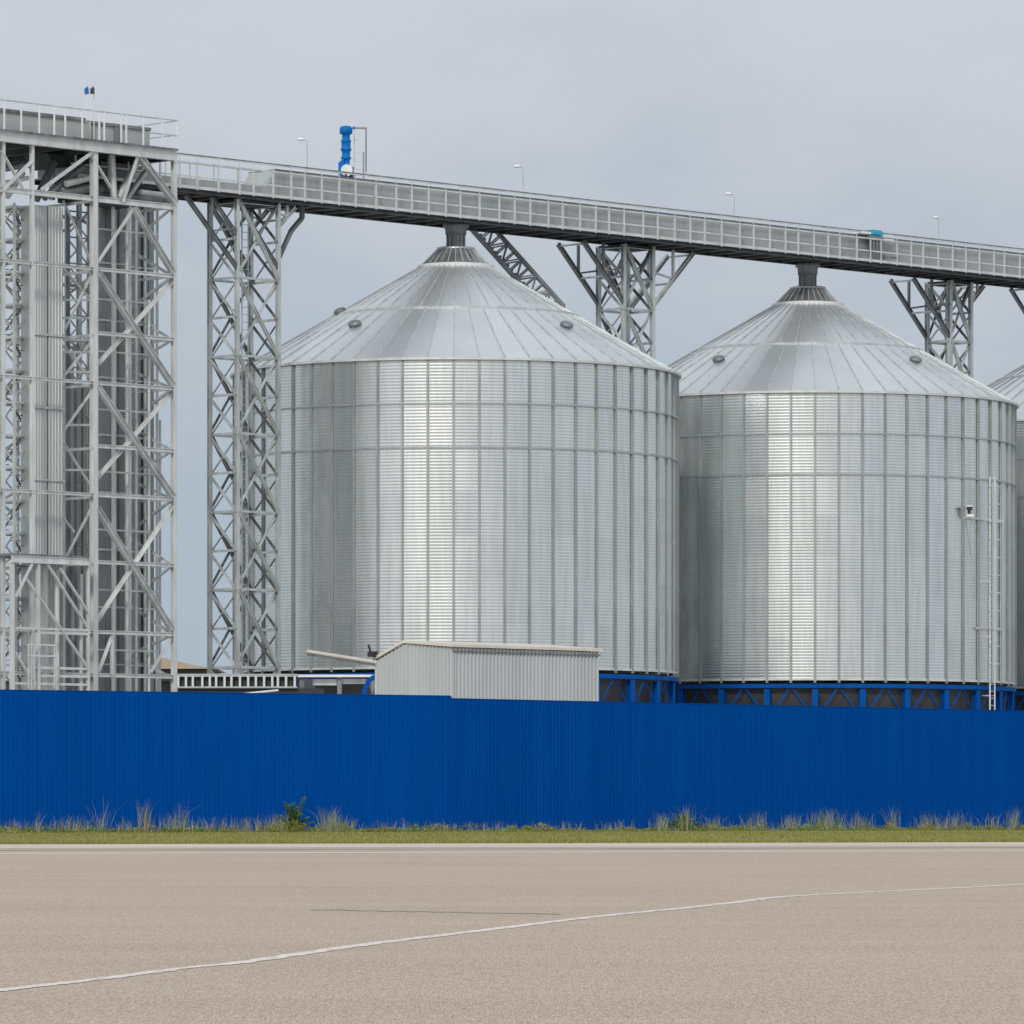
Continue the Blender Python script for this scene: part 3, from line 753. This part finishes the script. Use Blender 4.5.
# left bay bracing on an inner plane
tl = 1.6
for a in ((64,200,92,262),(92,272,64,330),(64,268,92,300),(64,345,92,380),(92,340,64,375),(92,390,62,432),(64,442,92,487),(92,505,64,560),(62,515,75,532)): dg(*a, w=.13, m='galv_light', t=tl)
for yv in (300,318,340,352,372,425,470): 
    b = MB(); b.bar((E(63,tl),-tl,z_at(63,yv,tl)),(E(92,tl),-tl,z_at(92,yv,tl)),.10); b.build('inner_rail', M['galv'], tw)
# rear-face and right end-face bracing, kept light
def zig(p0, p1, zs, w, m, name):
    b = MB()
    for k in range(len(zs)-1):
        a_, c_ = (p0, p1) if k % 2 else (p1, p0)
        b.angle((a_[0],a_[1],zs[k]), (c_[0],c_[1],zs[k+1]), w); b.angle((c_[0],c_[1],zs[k]), (a_[0],a_[1],zs[k+1]), w*.8)
    b.build(name, M[m], tw)
zig((xs[0],-TF+.1),(xs[0],-TB), lev, .12, 'galv', 'end_bracing')
zig((xs[1],-TB),(xs[0],-TB), lev, .13, 'galv', 'rear_bracing')
zig((xs[4],-TB),(xs[1],-TB), lev, .13, 'galv', 'rear_bracing')
# deck
b = MB(); xl = E(-80); xr = E(172.5)
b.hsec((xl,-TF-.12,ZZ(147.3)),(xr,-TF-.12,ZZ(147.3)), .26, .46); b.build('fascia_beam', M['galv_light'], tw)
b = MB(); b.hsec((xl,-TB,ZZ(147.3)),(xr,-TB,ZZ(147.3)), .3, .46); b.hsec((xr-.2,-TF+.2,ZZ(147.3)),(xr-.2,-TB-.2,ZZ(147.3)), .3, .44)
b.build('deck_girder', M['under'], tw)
jm = MB().bar((0,-TF+.1,ZZ(148)),(0,-TB-.2,ZZ(148)), .16,.3).mesh('deck_joist', M['under']); k = xl
while k < xr-.6: link('deck_joist', jm, tw, (k,0,0)); k += 1.7
zk = ZZ(142.2); b = MB(); b.box((xl,-TF-.32,zk),(xr+.08,-TB+.3,zk+.08)); b.build('deck', M['galv_dark'], tw)
zh = ZZ(114.5)
b = MB(); b.bar((xl,-TF-.36,zh+.1),(xr,-TF-.36,zh+.1),.05); b.bar((xl,-TB+.2,zh+.1),(xr,-TB+.2,zh+.1),.05); b.bar((xr,-TF-.36,zh+.1),(xr,-TB+.2,zh+.1),.05); b.bar((xr,-TF-.36,zk+.7),(xr,-TB+.2,zk+.7),.04)
b.bar((E(137),-TF-.36,zk+.65),(xr,-TF-.36,zk+.65),.05)
b.build('handrail', M['galv'], tw)
pm = MB().bar((0,0,zk+.06),(0,0,zh+.1),.06).mesh('railing_post', M['white'])
for px in (-70,-52,-35,-18,-1,16,34,49,60,77,94,99,116,121,138,157,171.5): link('railing_post', pm, tw, (E(px),-TF-.36,0))
pr = MB().bar((0,0,zk+.06),(0,0,zh+.1),.05).mesh('railing_post', M['galv'])
for i in range(9): link('railing_post', pr, tw, (xl+.5+i*1.9,-TB+.2,0))
b = MB(); b.box((xl,-TF+.5,zk+.1),(E(97),-TF+2.2,zh-.28)); b.box((E(100),-TF+.7,zk+.1),(E(160),-TF+2.4,zh-.33)); hs = b.build('deck_housing', M['clad'], tw)
b = MB(); b.box((xl,-TF+.4,zh-.28),(E(92),-TF+2.3,zh-.14)); b.box((E(97),-TF+.6,zh-.33),(E(160),-TF+2.5,zh-.2)); b.box((E(124),-TF+.62,zk+.1),(E(131),-TF+.7,zh-.33)); b.build('housing_lid', M['galv_dark'], hs)
# machinery under the deck
b = MB(); zq = ZZ(160)
b.prism([(E(47,1),-1,ZZ(150)),(E(90,1),-1,ZZ(150)),(E(88,1),-1,ZZ(158)),(E(56,1),-1,ZZ(164))],(0,1.6,0)); b.build('chute', M['under'], tw)
b = MB(); b.box((E(100,.5),-.8,ZZ(186)),(E(142,.5),.8,ZZ(152))); b.build('head_casing', M['galv_dark'], tw)
for (x0,y0,x1,y1,r_,m_,tt) in ((44,198,84,166,.16,'galv_dark',2.0),(60,194,90,188,.22,'galv_dark',2.2),(66,184,88,178,.16,'galv_light',2.4),(112,155,114,200,.15,'galv_light',2.6),(118,198,138,160,.16,'galv_light',2.4),(126,200,150,165,.13,'galv',2.0),(0,170,30,164,.14,'galv_dark',2.0),(0,184,28,178,.10,'galv_light',2.0),(6,196,22,172,.2,'galv_light',1.2),(36,200,54,162,.18,'galv_dark',1.0),(52,160,52,200,.14,'galv',.6),(100,196,170,200,.2,'galv_dark',1.0),(140,192,172,196,.12,'galv_light',2.0)):
    b = MB(); b.tube((E(x0,tt),-tt,z_at(x0,y0,tt)),(E(x1,tt),-tt,z_at(x1,y1,tt)),r_,10); b.build('spout_pipe', M[m_], tw)
b = MB(); b.box((E(72,2),-2,ZZ(199)),(E(91,2),-1,ZZ(187))); b.box((E(96,2),-2.2,ZZ(200)),(E(128,2),-1.2,ZZ(192))); b.build('motor_base', M['under'], tw)

# floodlights and mast on the deck
wq = RW(s_at(88,TF-.6), TF-.6, zk+.1)
t = thing('floodlight_pole', 'thin pole with two small blue-black floodlights on the tower deck', 'floodlight', wq)
hq = z_at(87,91,TF-.6)-wq.z
b = MB(); b.bar((-.08,0,0),(-.08,0,hq),.04); b.bar((.1,0,0),(.1,0,hq),.03); b.bar((-.1,0,hq-.05),(.22,0,hq-.05),.05); b.build('pole', M['galv_light'], t)
for dx, m_ in ((-.06,'blue_motor'),(.2,'black')):
    b = MB(); b.box((dx-.09,-.12,hq-.12),(dx+.09,.08,hq+.12)); b.box((dx-.02,-.03,hq+.1),(dx+.06,.05,hq+.2)); b.build('floodlight', M[m_], t)
b = MB(); b.tube((0,0,0),(0,0,z_at(94,70,TF-.6)-wq.z),.03,6,.015); o = b.build('antenna_mast', M['white']); o.location = RW(s_at(94,TF-.6),TF-.6,zk+.1)
tag(o, 'very thin white antenna mast right of the floodlights on the tower deck', 'antenna')

# ribbed ducts standing in the left bay
for (pa, pb, lab, tt) in ((34,47,'left one of two tall pale ribbed ducts inside the elevator tower',2.3), (48,63,'right one of two tall pale ribbed ducts inside the elevator tower',2.3)):
    xa, xb = E(pa,tt), E(pb,tt); wd = xb-xa; zt_, zb_ = z_at(48,206,tt), 0
    t = thing('air_duct', lab, 'duct', RW(e0+xa, tt, 0), R(45), 'pale ribbed ducts inside the elevator tower')
    b = MB(); b.box((0,0,.1),(wd,.9,zt_)); nr_ = 5
    for k in range(nr_):
        x = wd*(k+.5)/nr_; b.prism([(x-wd*.055,-.0,.1),(x,-.05,.1),(x+wd*.055,0,.1)],(0,0,zt_-.1))
    b.build('duct_casing', M['duct'], t)
    for y in (263,335,408,480):
        z = z_at(48,y,tt); b = MB(); b.box((-.06,-.10,z-.05),(wd+.06,-.03,z+.05)); b.build('clamp', M['galv'], t)
tt = -.6
for pa, pb, yt, lab, m_ in ((65,74,352,'dull grey narrow duct rising behind the pale ribbed pair, left of its twin', 'galv_light'), (77,87,384,'dull grey narrow duct next to the thick tower leg, lower than its twin', 'galv_light')):
    t = thing('air_duct', lab, 'duct', RW(s_at(pa,tt), tt, 0), R(45), 'narrow grey ducts behind the ribbed pair')
    wd = E(pb,tt)-E(pa,tt); zt_ = z_at(76,yt,tt)
    MB().box((0,0,.1),(wd,.5,zt_)).build('duct_casing', M[m_], t)
    b = MB(); b.bar((wd*.5,-.02,.1),(wd*.5,-.02,zt_),.06,.04,(0,1,0)); b.build('seam', M['galv_dark'], t)
    fm = MB().box((-.05,-.05,-.04),(wd+.05,.55,.04)).mesh('flange', M['galv']); z = 4.0
    while z < zt_-1: link('flange', fm, t, (0,0,z)); z += 2.9
# dark bucket elevator trunks
for i, (pairs, lab, tt) in enumerate((((( 101,111),(114,124)), 'left pair of dark elevator trunks behind the thick front leg of the tower', 1.0), (((131,141),(144,154)), 'right pair of dark elevator trunks inside the tower, next to open sky', .4))):
    x0 = E(pairs[0][0],tt); t = thing('bucket_elevator', lab, 'elevator', RW(e0+x0, tt, 0), R(45), 'dark bucket elevators inside the tower')
    zt_ = z_at(120,188 if i == 0 else 196,tt)
    for pa, pb in pairs:
        xa, xb = E(pa,tt)-x0, E(pb,tt)-x0; b = MB(); b.box((xa,0,.2),(xb,.55,zt_)); z = 2.0
        b.bar(((xa+xb)/2,-.02,.2),((xa+xb)/2,-.02,zt_),.05,.04,(0,1,0))
        b.build('trunk', M['trunk'], t)
        fm = MB().box((xa-.05,-.05,-.04),(xb+.05,.6,.04)).mesh('flange', M['galv'])
        while z < zt_-1: link('flange', fm, t, (0,0,z)); z += 2.6
    b = MB(); xa, xb = E(pairs[0][0],tt)-x0, E(pairs[1][1],tt)-x0; b.box((xa-.1,-.15,zt_),(xb+.1,.75,zt_+1.1)); b.build('elevator_head', M['galv_dark'], t)
    b = MB(); xm = (xa+xb)/2; b.tube((xm+.05,-.1,.2),(xm+.05,-.1,zt_),.07,8); b.build('cable_pipe', M['galv_light'], t)
# downpipes beside the trunks
for px, r_, tt, lab, y0 in ((127.5,.13,1.6,'slim pale pipe between the two pairs of elevator trunks',190),(113,.08,1.9,'thin pale pipe in front of the left elevator trunks',200)):
    o = MB().tube((0,0,.1),(0,0,z_at(px,y0,tt)),r_,10).build('downpipe', M['galv_light']); o.location = RW(s_at(px,tt),tt,0); tag(o, lab, 'pipe', 'vertical pipes inside the tower')

for px, r_, tt, y0, m_, lab in ((68,.10,.6,212,'galv_dark','dark slim pipe running the whole height behind the tower bracing'),(45,.16,3.7,566,'galv','short thick pipe below the left ribbed duct'),(57,.12,3.6,570,'galv_light','short pale pipe below the right ribbed duct'),(73,.18,2.8,566,'galv_dark','short dark pipe under the right end of the platform'),(81,.10,3.2,574,'galv','short thin pipe beside the thick front leg of the tower'),
                          (136,.09,1.8,214,'galv','thin grey pipe before the right elevator trunks'),(149,.07,2.0,300,'galv_light','thin pale pipe ending halfway up before the right elevator trunks'),(160,.06,-1.5,420,'galv','thin grey pipe against open sky at the right of the tower')):
    o = MB().tube((0,0,.1),(0,0,z_at(px,y0,tt)),r_,10).build('downpipe', M[m_]); o.location = RW(s_at(px,tt),tt,0); tag(o, lab, 'pipe', 'vertical pipes inside the tower')
# inner light lattice of the elevator tower
for px, tt in ((66,-1.2),(88,-1.2),(116,-2.2),(130,2.2),(157,-2.0)):
    MB().bar((E(px,tt),-tt,0),(E(px,tt),-tt,z_at(px,205,tt)),.10).build('inner_post', M['galv'], tw)
zi = [z_at(80,y,-1.2) for y in range(212,690,26)]
for k in range(len(zi)-1):
    xa, xb = E(66,-1.2), E(88,-1.2); b = MB(); b.bar((xa,1.2,zi[k]),(xb,1.2,zi[k+1]),.06); b.bar((xb,1.25,zi[k]),(xa,1.25,zi[k+1]),.06); b.bar((xa,1.2,zi[k]),(xb,1.2,zi[k]),.07); b.build('inner_brace', M['galv'], tw)
for yv in (230,300,352,410,472,530,590,650):
    b = MB(); tt = 2.2; b.bar((E(96,tt),-tt,z_at(110,yv,tt)),(E(157,tt),-tt,z_at(110,yv,tt)),.07); b.bar((E(157,tt),-tt,z_at(110,yv,tt)),(E(157,tt),2.0,z_at(110,yv,tt)),.06); b.build('inner_rail', M['galv'], tw)
# caged-stair mast at far left
tt = 1.0; sx = s_at(16,tt)
ms = thing('lattice_mast', 'slim dense lattice stair mast at the far left edge', 'mast', RW(sx,tt,0), R(45))
hz = z_at(16,205,tt); a_ = .62
for dx in (-a_,a_):
    for dy in (-a_,a_): MB().bar((dx,dy,0),(dx,dy,hz),.10).build('leg', M['galv'], ms)
nb = 19; bh = hz/nb; fl = MB(); zgz = MB(); rail = MB()
for k in range(nb):
    z = k*bh; rail = MB(); zgz = MB(); fl = MB()
    for (p, q) in (((-a_,-a_),(a_,-a_)),((-a_,a_),(a_,a_)),((-a_,-a_),(-a_,a_)),((a_,-a_),(a_,a_))):
        rail.bar((*p,z+bh*.9),(*q,z+bh*.9),.09); rail.bar((*p,z+bh*.86),(*q,z+bh*.86),.04)
        zgz.bar((*p,z+.1),(*q,z+bh*.88),.06) if k % 2 else zgz.bar((*q,z+.1),(*p,z+bh*.88),.06)
    fl.box((-a_,-a_,z+bh*.88),(-.1 if k%2 else a_,a_ if k%2 else -.1,z+bh*.91))
    rail.build('guard_rail', M['galv'], ms); zgz.build('bracing', M['galv'], ms)
    sgn = 1 if k%2 else -1
    for j in range(6): fl.box((-.5+.16*j,.05 if k%2 else -.5,z+bh*(j/6) if sgn>0 else z+bh*(1-(j+1)/6)),(-.35+.16*j,.5 if k%2 else 0,z+bh*(j/6)+.03 if sgn>0 else z+bh*(1-(j+1)/6)+.03))
    yy = .27 if k%2 else -.25; fl.bar((-.55,yy,z if sgn>0 else z+bh*.9),(.55,yy,z+bh*.9 if sgn>0 else z),.05,.08)
    fl.build('stair_flight', M['galv_dark'], ms)

# small platform frame at the foot of the tower, left
tt = 4.3; s0 = s_at(12,tt); pf = thing('platform_frame', 'braced pale steel platform frame below the ribbed ducts at the tower foot', 'platform', RW(s0,tt,0), R(45))
def PE(px): return s_at(px,tt)-s0
zp = z_at(50,557,tt)
b = MB(); b.box((PE(10),-.1,zp),(PE(88),2.6,zp+.10)); b.build('platform_top', M['galv_dark'], pf)
b = MB(); b.hsec((PE(10),-.1,zp-.16),(PE(88),-.1,zp-.16),.14,.3); b.build('edge_beam', M['galv_light'], pf)
for px, w in ((12,.16),(38,.16),(88,.12)): MB().hsec((PE(px),0,0),(PE(px),0,zp-.3),w,w,(0,1,0)).build('leg', M['galv_light'], pf)
for px in (12,50,88): MB().hsec((PE(px),2.4,0),(PE(px),2.4,zp-.2),.14,.14,(0,1,0)).build('leg', M['galv'], pf)
for a in ((31,563,14,597),(47,563,88,628),(26,578,88,668),(15,652,38,688),(60,568,88,612)):
    b = MB(); b.angle((PE(a[0]),-.05,z_at(a[0],a[1],tt)),(PE(a[2]),-.05,z_at(a[2],a[3],tt)),.15); b.build('diagonal_brace', M['galv_light'], pf)
for y, xa in ((629,15),(633,38),(668,30),(676,38),(684,12)):
    b = MB(); b.bar((PE(xa),0,z_at(50,y,tt)),(PE(88),0,z_at(50,y,tt)),.10); b.build('crossbeam', M['galv_light'], pf)
b = MB()
for y in (645,656): b.bar((PE(24),-.3,z_at(36,y,tt)),(PE(53),-.3,z_at(36,y,tt)),.07)
for px in (24,27,30,50,52): b.bar((PE(px),-.3,z_at(36,645,tt)),(PE(px),-.3,z_at(36,688,tt)),.045)
b.build('guard_rail', M['galv_light'], pf)

# ------------------------------------------------------------------ low things just above the fence
D = 246.0
def Wx(px, d=D): return (px-512)/F*d
def Wz(y, d=D): return CH+(HZ-y)/F*d
t = thing('catwalk', 'low white framed conveyor run with dark openings at the foot of the lattice tower', 'conveyor', (Wx(176),D,0))
L = Wx(297)-Wx(176)
zt_, zb_ = Wz(676), Wz(687)
b = MB(); b.box((0,0,zt_-.03),(L,1.2,zt_+.10)); b.build('top_chord', M['stiff'], t); b = MB(); b.box((0,0,zb_-.05),(L,1.2,zb_+.03)); b.build('bottom_chord', M['stiff'], t); b = MB(); b.box((.1,.25,Wz(696)),(L+1.2,1.0,zb_-.06)); b.build('lower_trough', M['black'], t)
b = MB(); b.box((.02,.3,zb_),(L-.02,1.0,zt_-.05)); b.build('belt_casing', M['black'], t)
pm = MB().box((-.05,-.01,zb_),(.05,.1,zt_)).mesh('post', M['galv'])
for k in range(16): link('post', pm, t, (.1+(L-.2)*k/15+(rnd.uniform(-.06,.06) if 0 < k < 15 else 0),0,0))
lm = MB().box((-.1,.2,0),(.1,.5,zb_-.1)).mesh('leg', M['galv'])
for k in range(4): link('leg', lm, t, (.4+(L-.8)*k/3,.2,0))
b = MB(); b.tube((Wx(176)-Wx(176),-.5,Wz(682)-.55),(L*.55,-.5,zb_-.32),.05,8); b.tube((L*.55,-.5,zb_-.32),(L*.85,-.5,zb_-.16),.05,8); b.build('hand_line', M['galv_light'], t)
t = pbr = thing('pipe_bridge', 'white horizontal pipe with dark supports under the nearest silo, left of the shed', 'pipe', (Wx(296),D+2,0))
b = MB(); b.box((0,-.1,Wz(676)),(Wx(378)-Wx(296),.1,Wz(673.5))); b.build('pipe', M['white'], t)
for px in (300,338,372): MB().box((Wx(px)-Wx(296)-.1,.12,0),(Wx(px)-Wx(296)+.1,.3,Wz(676))).build('support', M['galv_dark'], t)
b = MB(); b.box((Wx(311)-Wx(296),.35,Wz(684)),(Wx(335)-Wx(296),.9,Wz(678))); b.box((Wx(338)-Wx(296),.35,Wz(682.5)),(Wx(364)-Wx(296),.9,Wz(677.5))); b.build('tray', M['galv'], t)
pa, pb = P(308,651.5,226), P(384,663.5,219)
t = thing('grain_auger', 'thin cream auger pipe sloping down to the left wall of the shed', 'auger', (pb.x,pb.y,0))
b = MB(); b.tube(pa-t.location, pb-t.location, .075, 12); b.build('tube', M['trim'], t)
dv = (pb-pa).normalized(); b = MB(); b.bar(pa-t.location+Vector((0,0,-.12)), pb-t.location+Vector((0,0,-.12)), .1, .07); b.build('under_rail', M['galv_dark'], t)
b = MB(); b.bar(pb-t.location-dv*.8, Vector((-.8*dv.x,-.8*dv.y,0)), .08); b.build('support_leg', M['galv'], t)
ar = MB(); prev = None
for k in range(9):
    an = math.pi*.5*k/8; p = Vector((.75*math.cos(math.pi-an)+.75, 0, 1.0*math.sin(an)))
    if prev is not None: ar.bar(prev, p, .2)
    prev = p
b = MB(); b.box((0,1.2,Wz(700)),(Wx(378)-Wx(296),1.5,Wz(677))); b.build('back_casing', M['hopper'], pbr)
o = ar.build('blue_chute', M['blue_steel']); o.location = (Wx(364,247.2),247.2,0); tag(o, 'small curved blue chute beside the left wall of the shed', 'chute')
o.location.z = Wz(697,247.2)
# shed
ds = 200.0; c0 = P(452, 700, ds); us = Vector((Q,Q,0)); vs_ = Vector((-Q,Q,0))
sh = thing('storage_shed', 'small pale grey ribbed metal shed standing in front of the nearest silo', 'shed', (c0.x,c0.y,0), R(45))
k = (598-512)/F; LS = (k*c0.y-c0.x)/(Q*(1-k)); k = (377-512)/F; WS = (c0.x-k*c0.y)/(Q*(1+k))
zev = Wz(650.5,ds+1.5); zrd = P(405,643.5,ds+1.7).z
def corr(b, p0, ux, L, z0, zf, nrm, pitch=.19, dep=.06):
    n = int(L/pitch); prof = []
    pitch = L/n
    for i in range(n):
        for f_, e in ((0,0),(.55,0),(.68,1),(.87,1)): prof.append((i*pitch+f_*pitch, e*dep))
    prof.append((L,0)); vv = []
    for l, e in prof:
        q = Vector(p0)+Vector(ux)*l+Vector(nrm)*e; vv += [(q.x,q.y,z0),(q.x,q.y,zf(l))]
    b.add(vv, [(2*i,2*i+2,2*i+3,2*i+1) for i in range(len(prof)-1)])
ze2 = zev+.06
b = MB(); corr(b, (0,0,0), (1,0,0), LS, 0, lambda l: ze2, (0,-1,0)); b.build('long_wall', M['shed'], sh)
gz = lambda l: ze2+(zrd-ze2)*(1-abs(l-WS*.62)/(WS*.62 if l < WS*.62 else WS*.38)*1.0)*.9
gz = lambda l: (ze2+(zrd-ze2)*l/(WS*.62)) if l < WS*.62 else (zrd+(zev-.35-zrd)*(l-WS*.62)/(WS*.38))
b = MB(); corr(b, (0,0,0), (0,1,0), WS, 0, gz, (-1,0,0)); b.build('gable_wall', M['shed'], sh)
b = MB(); b.box((0,WS-.02,0),(LS,WS,zev-.35)); b.add([(LS,0,0),(LS,WS,0),(LS,WS,gz(WS)),(LS,WS*.62,zrd),(LS,0,ze2)],[(0,1,2,3,4)]); b.build('rear_walls', M['shed'], sh)
b = MB(); o_ = .12
for (ya, za, yb, zb2) in ((-o_,ze2,WS*.62,zrd),(WS*.62,zrd,WS+o_,gz(WS))):
    b.add([(-o_,ya,za+.02),(LS+o_,ya,za+.02),(LS+o_,yb,zb2+.02),(-o_,yb,zb2+.02),(-o_,ya,za+.12),(LS+o_,ya,za+.12),(LS+o_,yb,zb2+.12),(-o_,yb,zb2+.12)],
          [(0,3,2,1),(4,5,6,7),(0,1,5,4),(1,2,6,5),(2,3,7,6),(3,0,4,7)])
rfs = b.build('roof', M['trim'], sh)
b = MB(); b.bar((-.05,-.06,ze2-.12),(LS+.05,-.06,ze2-.12),.06,.06); b.build('gutter', M['galv_dark'], rfs)
b = MB(); b.box((-.06,-.06,0),(.06,.06,ze2-.1)); b.build('corner_trim', M['shed'], sh)
b = MB(); b.box((-.3,WS-.1,zev-.2),(-.05,WS+.2,zev+.0)); b.bar((-.2,WS+.1,zev-.1),(-.2,WS+.25,zev+.25),.06); b.bar((0,WS,zev-.3),(-.2,WS,zev-.1),.06); b.build('wall_lamp', M['black'], sh)

D2_ = 263.0
o = MB().box((Wx(-90,D2_),0,0),(Wx(176,D2_),.8,Wz(682,D2_))).box((Wx(-90,D2_),-.1,Wz(682,D2_)),(Wx(176,D2_),.9,Wz(680.5,D2_))).build('belt_conveyor', M['hopper'])
o.location = (0,D2_,0); tag(o, 'dark low conveyor casing running behind the foot of the elevator tower', 'conveyor')
# far shed beyond the yard
D = 430.0
t = thing('distant_shed', 'low distant shed with tan pitched roof, between the elevator tower and the lattice tower', 'shed', (Wx(120,D),D,0))
b = MB(); x0, x1 = 0, Wx(212,D)-Wx(120,D); pk_ = Wx(158,D)-Wx(120,D)
b.prism([(x0-.4,0,Wz(669,D)),(x1+.4,0,Wz(668.5,D)),(Wx(196,D)-Wx(120,D),0,Wz(665.5,D)),(pk_,0,Wz(656.5,D))],(0,14,0)); b.build('roof', M['tan'], t)
b = MB(); b.box((x0,.6,0),(x1,13.5,Wz(669,D)-.01)); b.build('wall', M['dark_wall'], t)

# ------------------------------------------------------------------ light
EL, AZ = 31, 13
w = bpy.data.worlds.new('World'); sc.world = w; w.use_nodes = True
nt = w.node_tree; bg = nt.nodes['Background']
sky = N(nt, 'ShaderNodeTexSky', sky_type='NISHITA'); sky.sun_disc = False
sky.sun_elevation = R(EL); sky.sun_rotation = R(180+AZ); sky.dust_density = 3; sky.air_density = 1
tc = N(nt, 'ShaderNodeTexCoord'); sep = N(nt, 'ShaderNodeSeparateXYZ'); nt.links.new(tc.outputs['Generated'], sep.inputs[0])
mp = N(nt, 'ShaderNodeMapping'); mp.inputs['Scale'].default_value = (1,1,2.2); nt.links.new(tc.outputs['Generated'], mp.inputs[0])
n1 = noise(nt, 15.0, 7, mp.outputs[0], .52)
ad = N(nt, 'ShaderNodeMath', operation='MULTIPLY_ADD'); ad.inputs[1].default_value = .13; nt.links.new(n1, ad.inputs[0])
sb = N(nt, 'ShaderNodeMath', operation='SUBTRACT'); nt.links.new(sep.outputs[2], sb.inputs[0]); sb.inputs[1].default_value = .065
nt.links.new(sb.outputs[0], ad.inputs[2])
cl = ramp(nt, ad.outputs[0], [(0,(.435,.525,.615)),(.05,(.43,.515,.605)),(.095,(.49,.545,.622)),(.125,(.585,.615,.67)),(.16,(.625,.65,.70)),(.45,(.74,.77,.81)),(1,(.82,.85,.89))])
scn = N(nt, 'ShaderNodeVectorMath', operation='SCALE'); scn.inputs['Scale'].default_value = 10.0; nt.links.new(cl, scn.inputs[0])
nt.links.new(mix(nt, .90, sky.outputs[0], scn.outputs[0]), bg.inputs['Color'])
bg.inputs['Strength'].default_value = .1
sd = bpy.data.lights.new('sun', 'SUN'); sd.energy = 1.5; sd.angle = R(9); sd.color = (1, .965, .91)
so = bpy.data.objects.new('sun', sd); C.objects.link(so)
sv = Vector((-math.sin(R(AZ))*math.cos(R(EL)), -math.cos(R(AZ))*math.cos(R(EL)), math.sin(R(EL))))
so.rotation_euler = sv.to_track_quat('Z','Y').to_euler()
so.location = (-20, -40, 60)

vs = sc.view_settings; sc.display_settings.display_device = 'sRGB'
vs.view_transform = 'Standard'; vs.look = 'None'; vs.exposure = 0; vs.gamma = 1; vs.use_curve_mapping = False
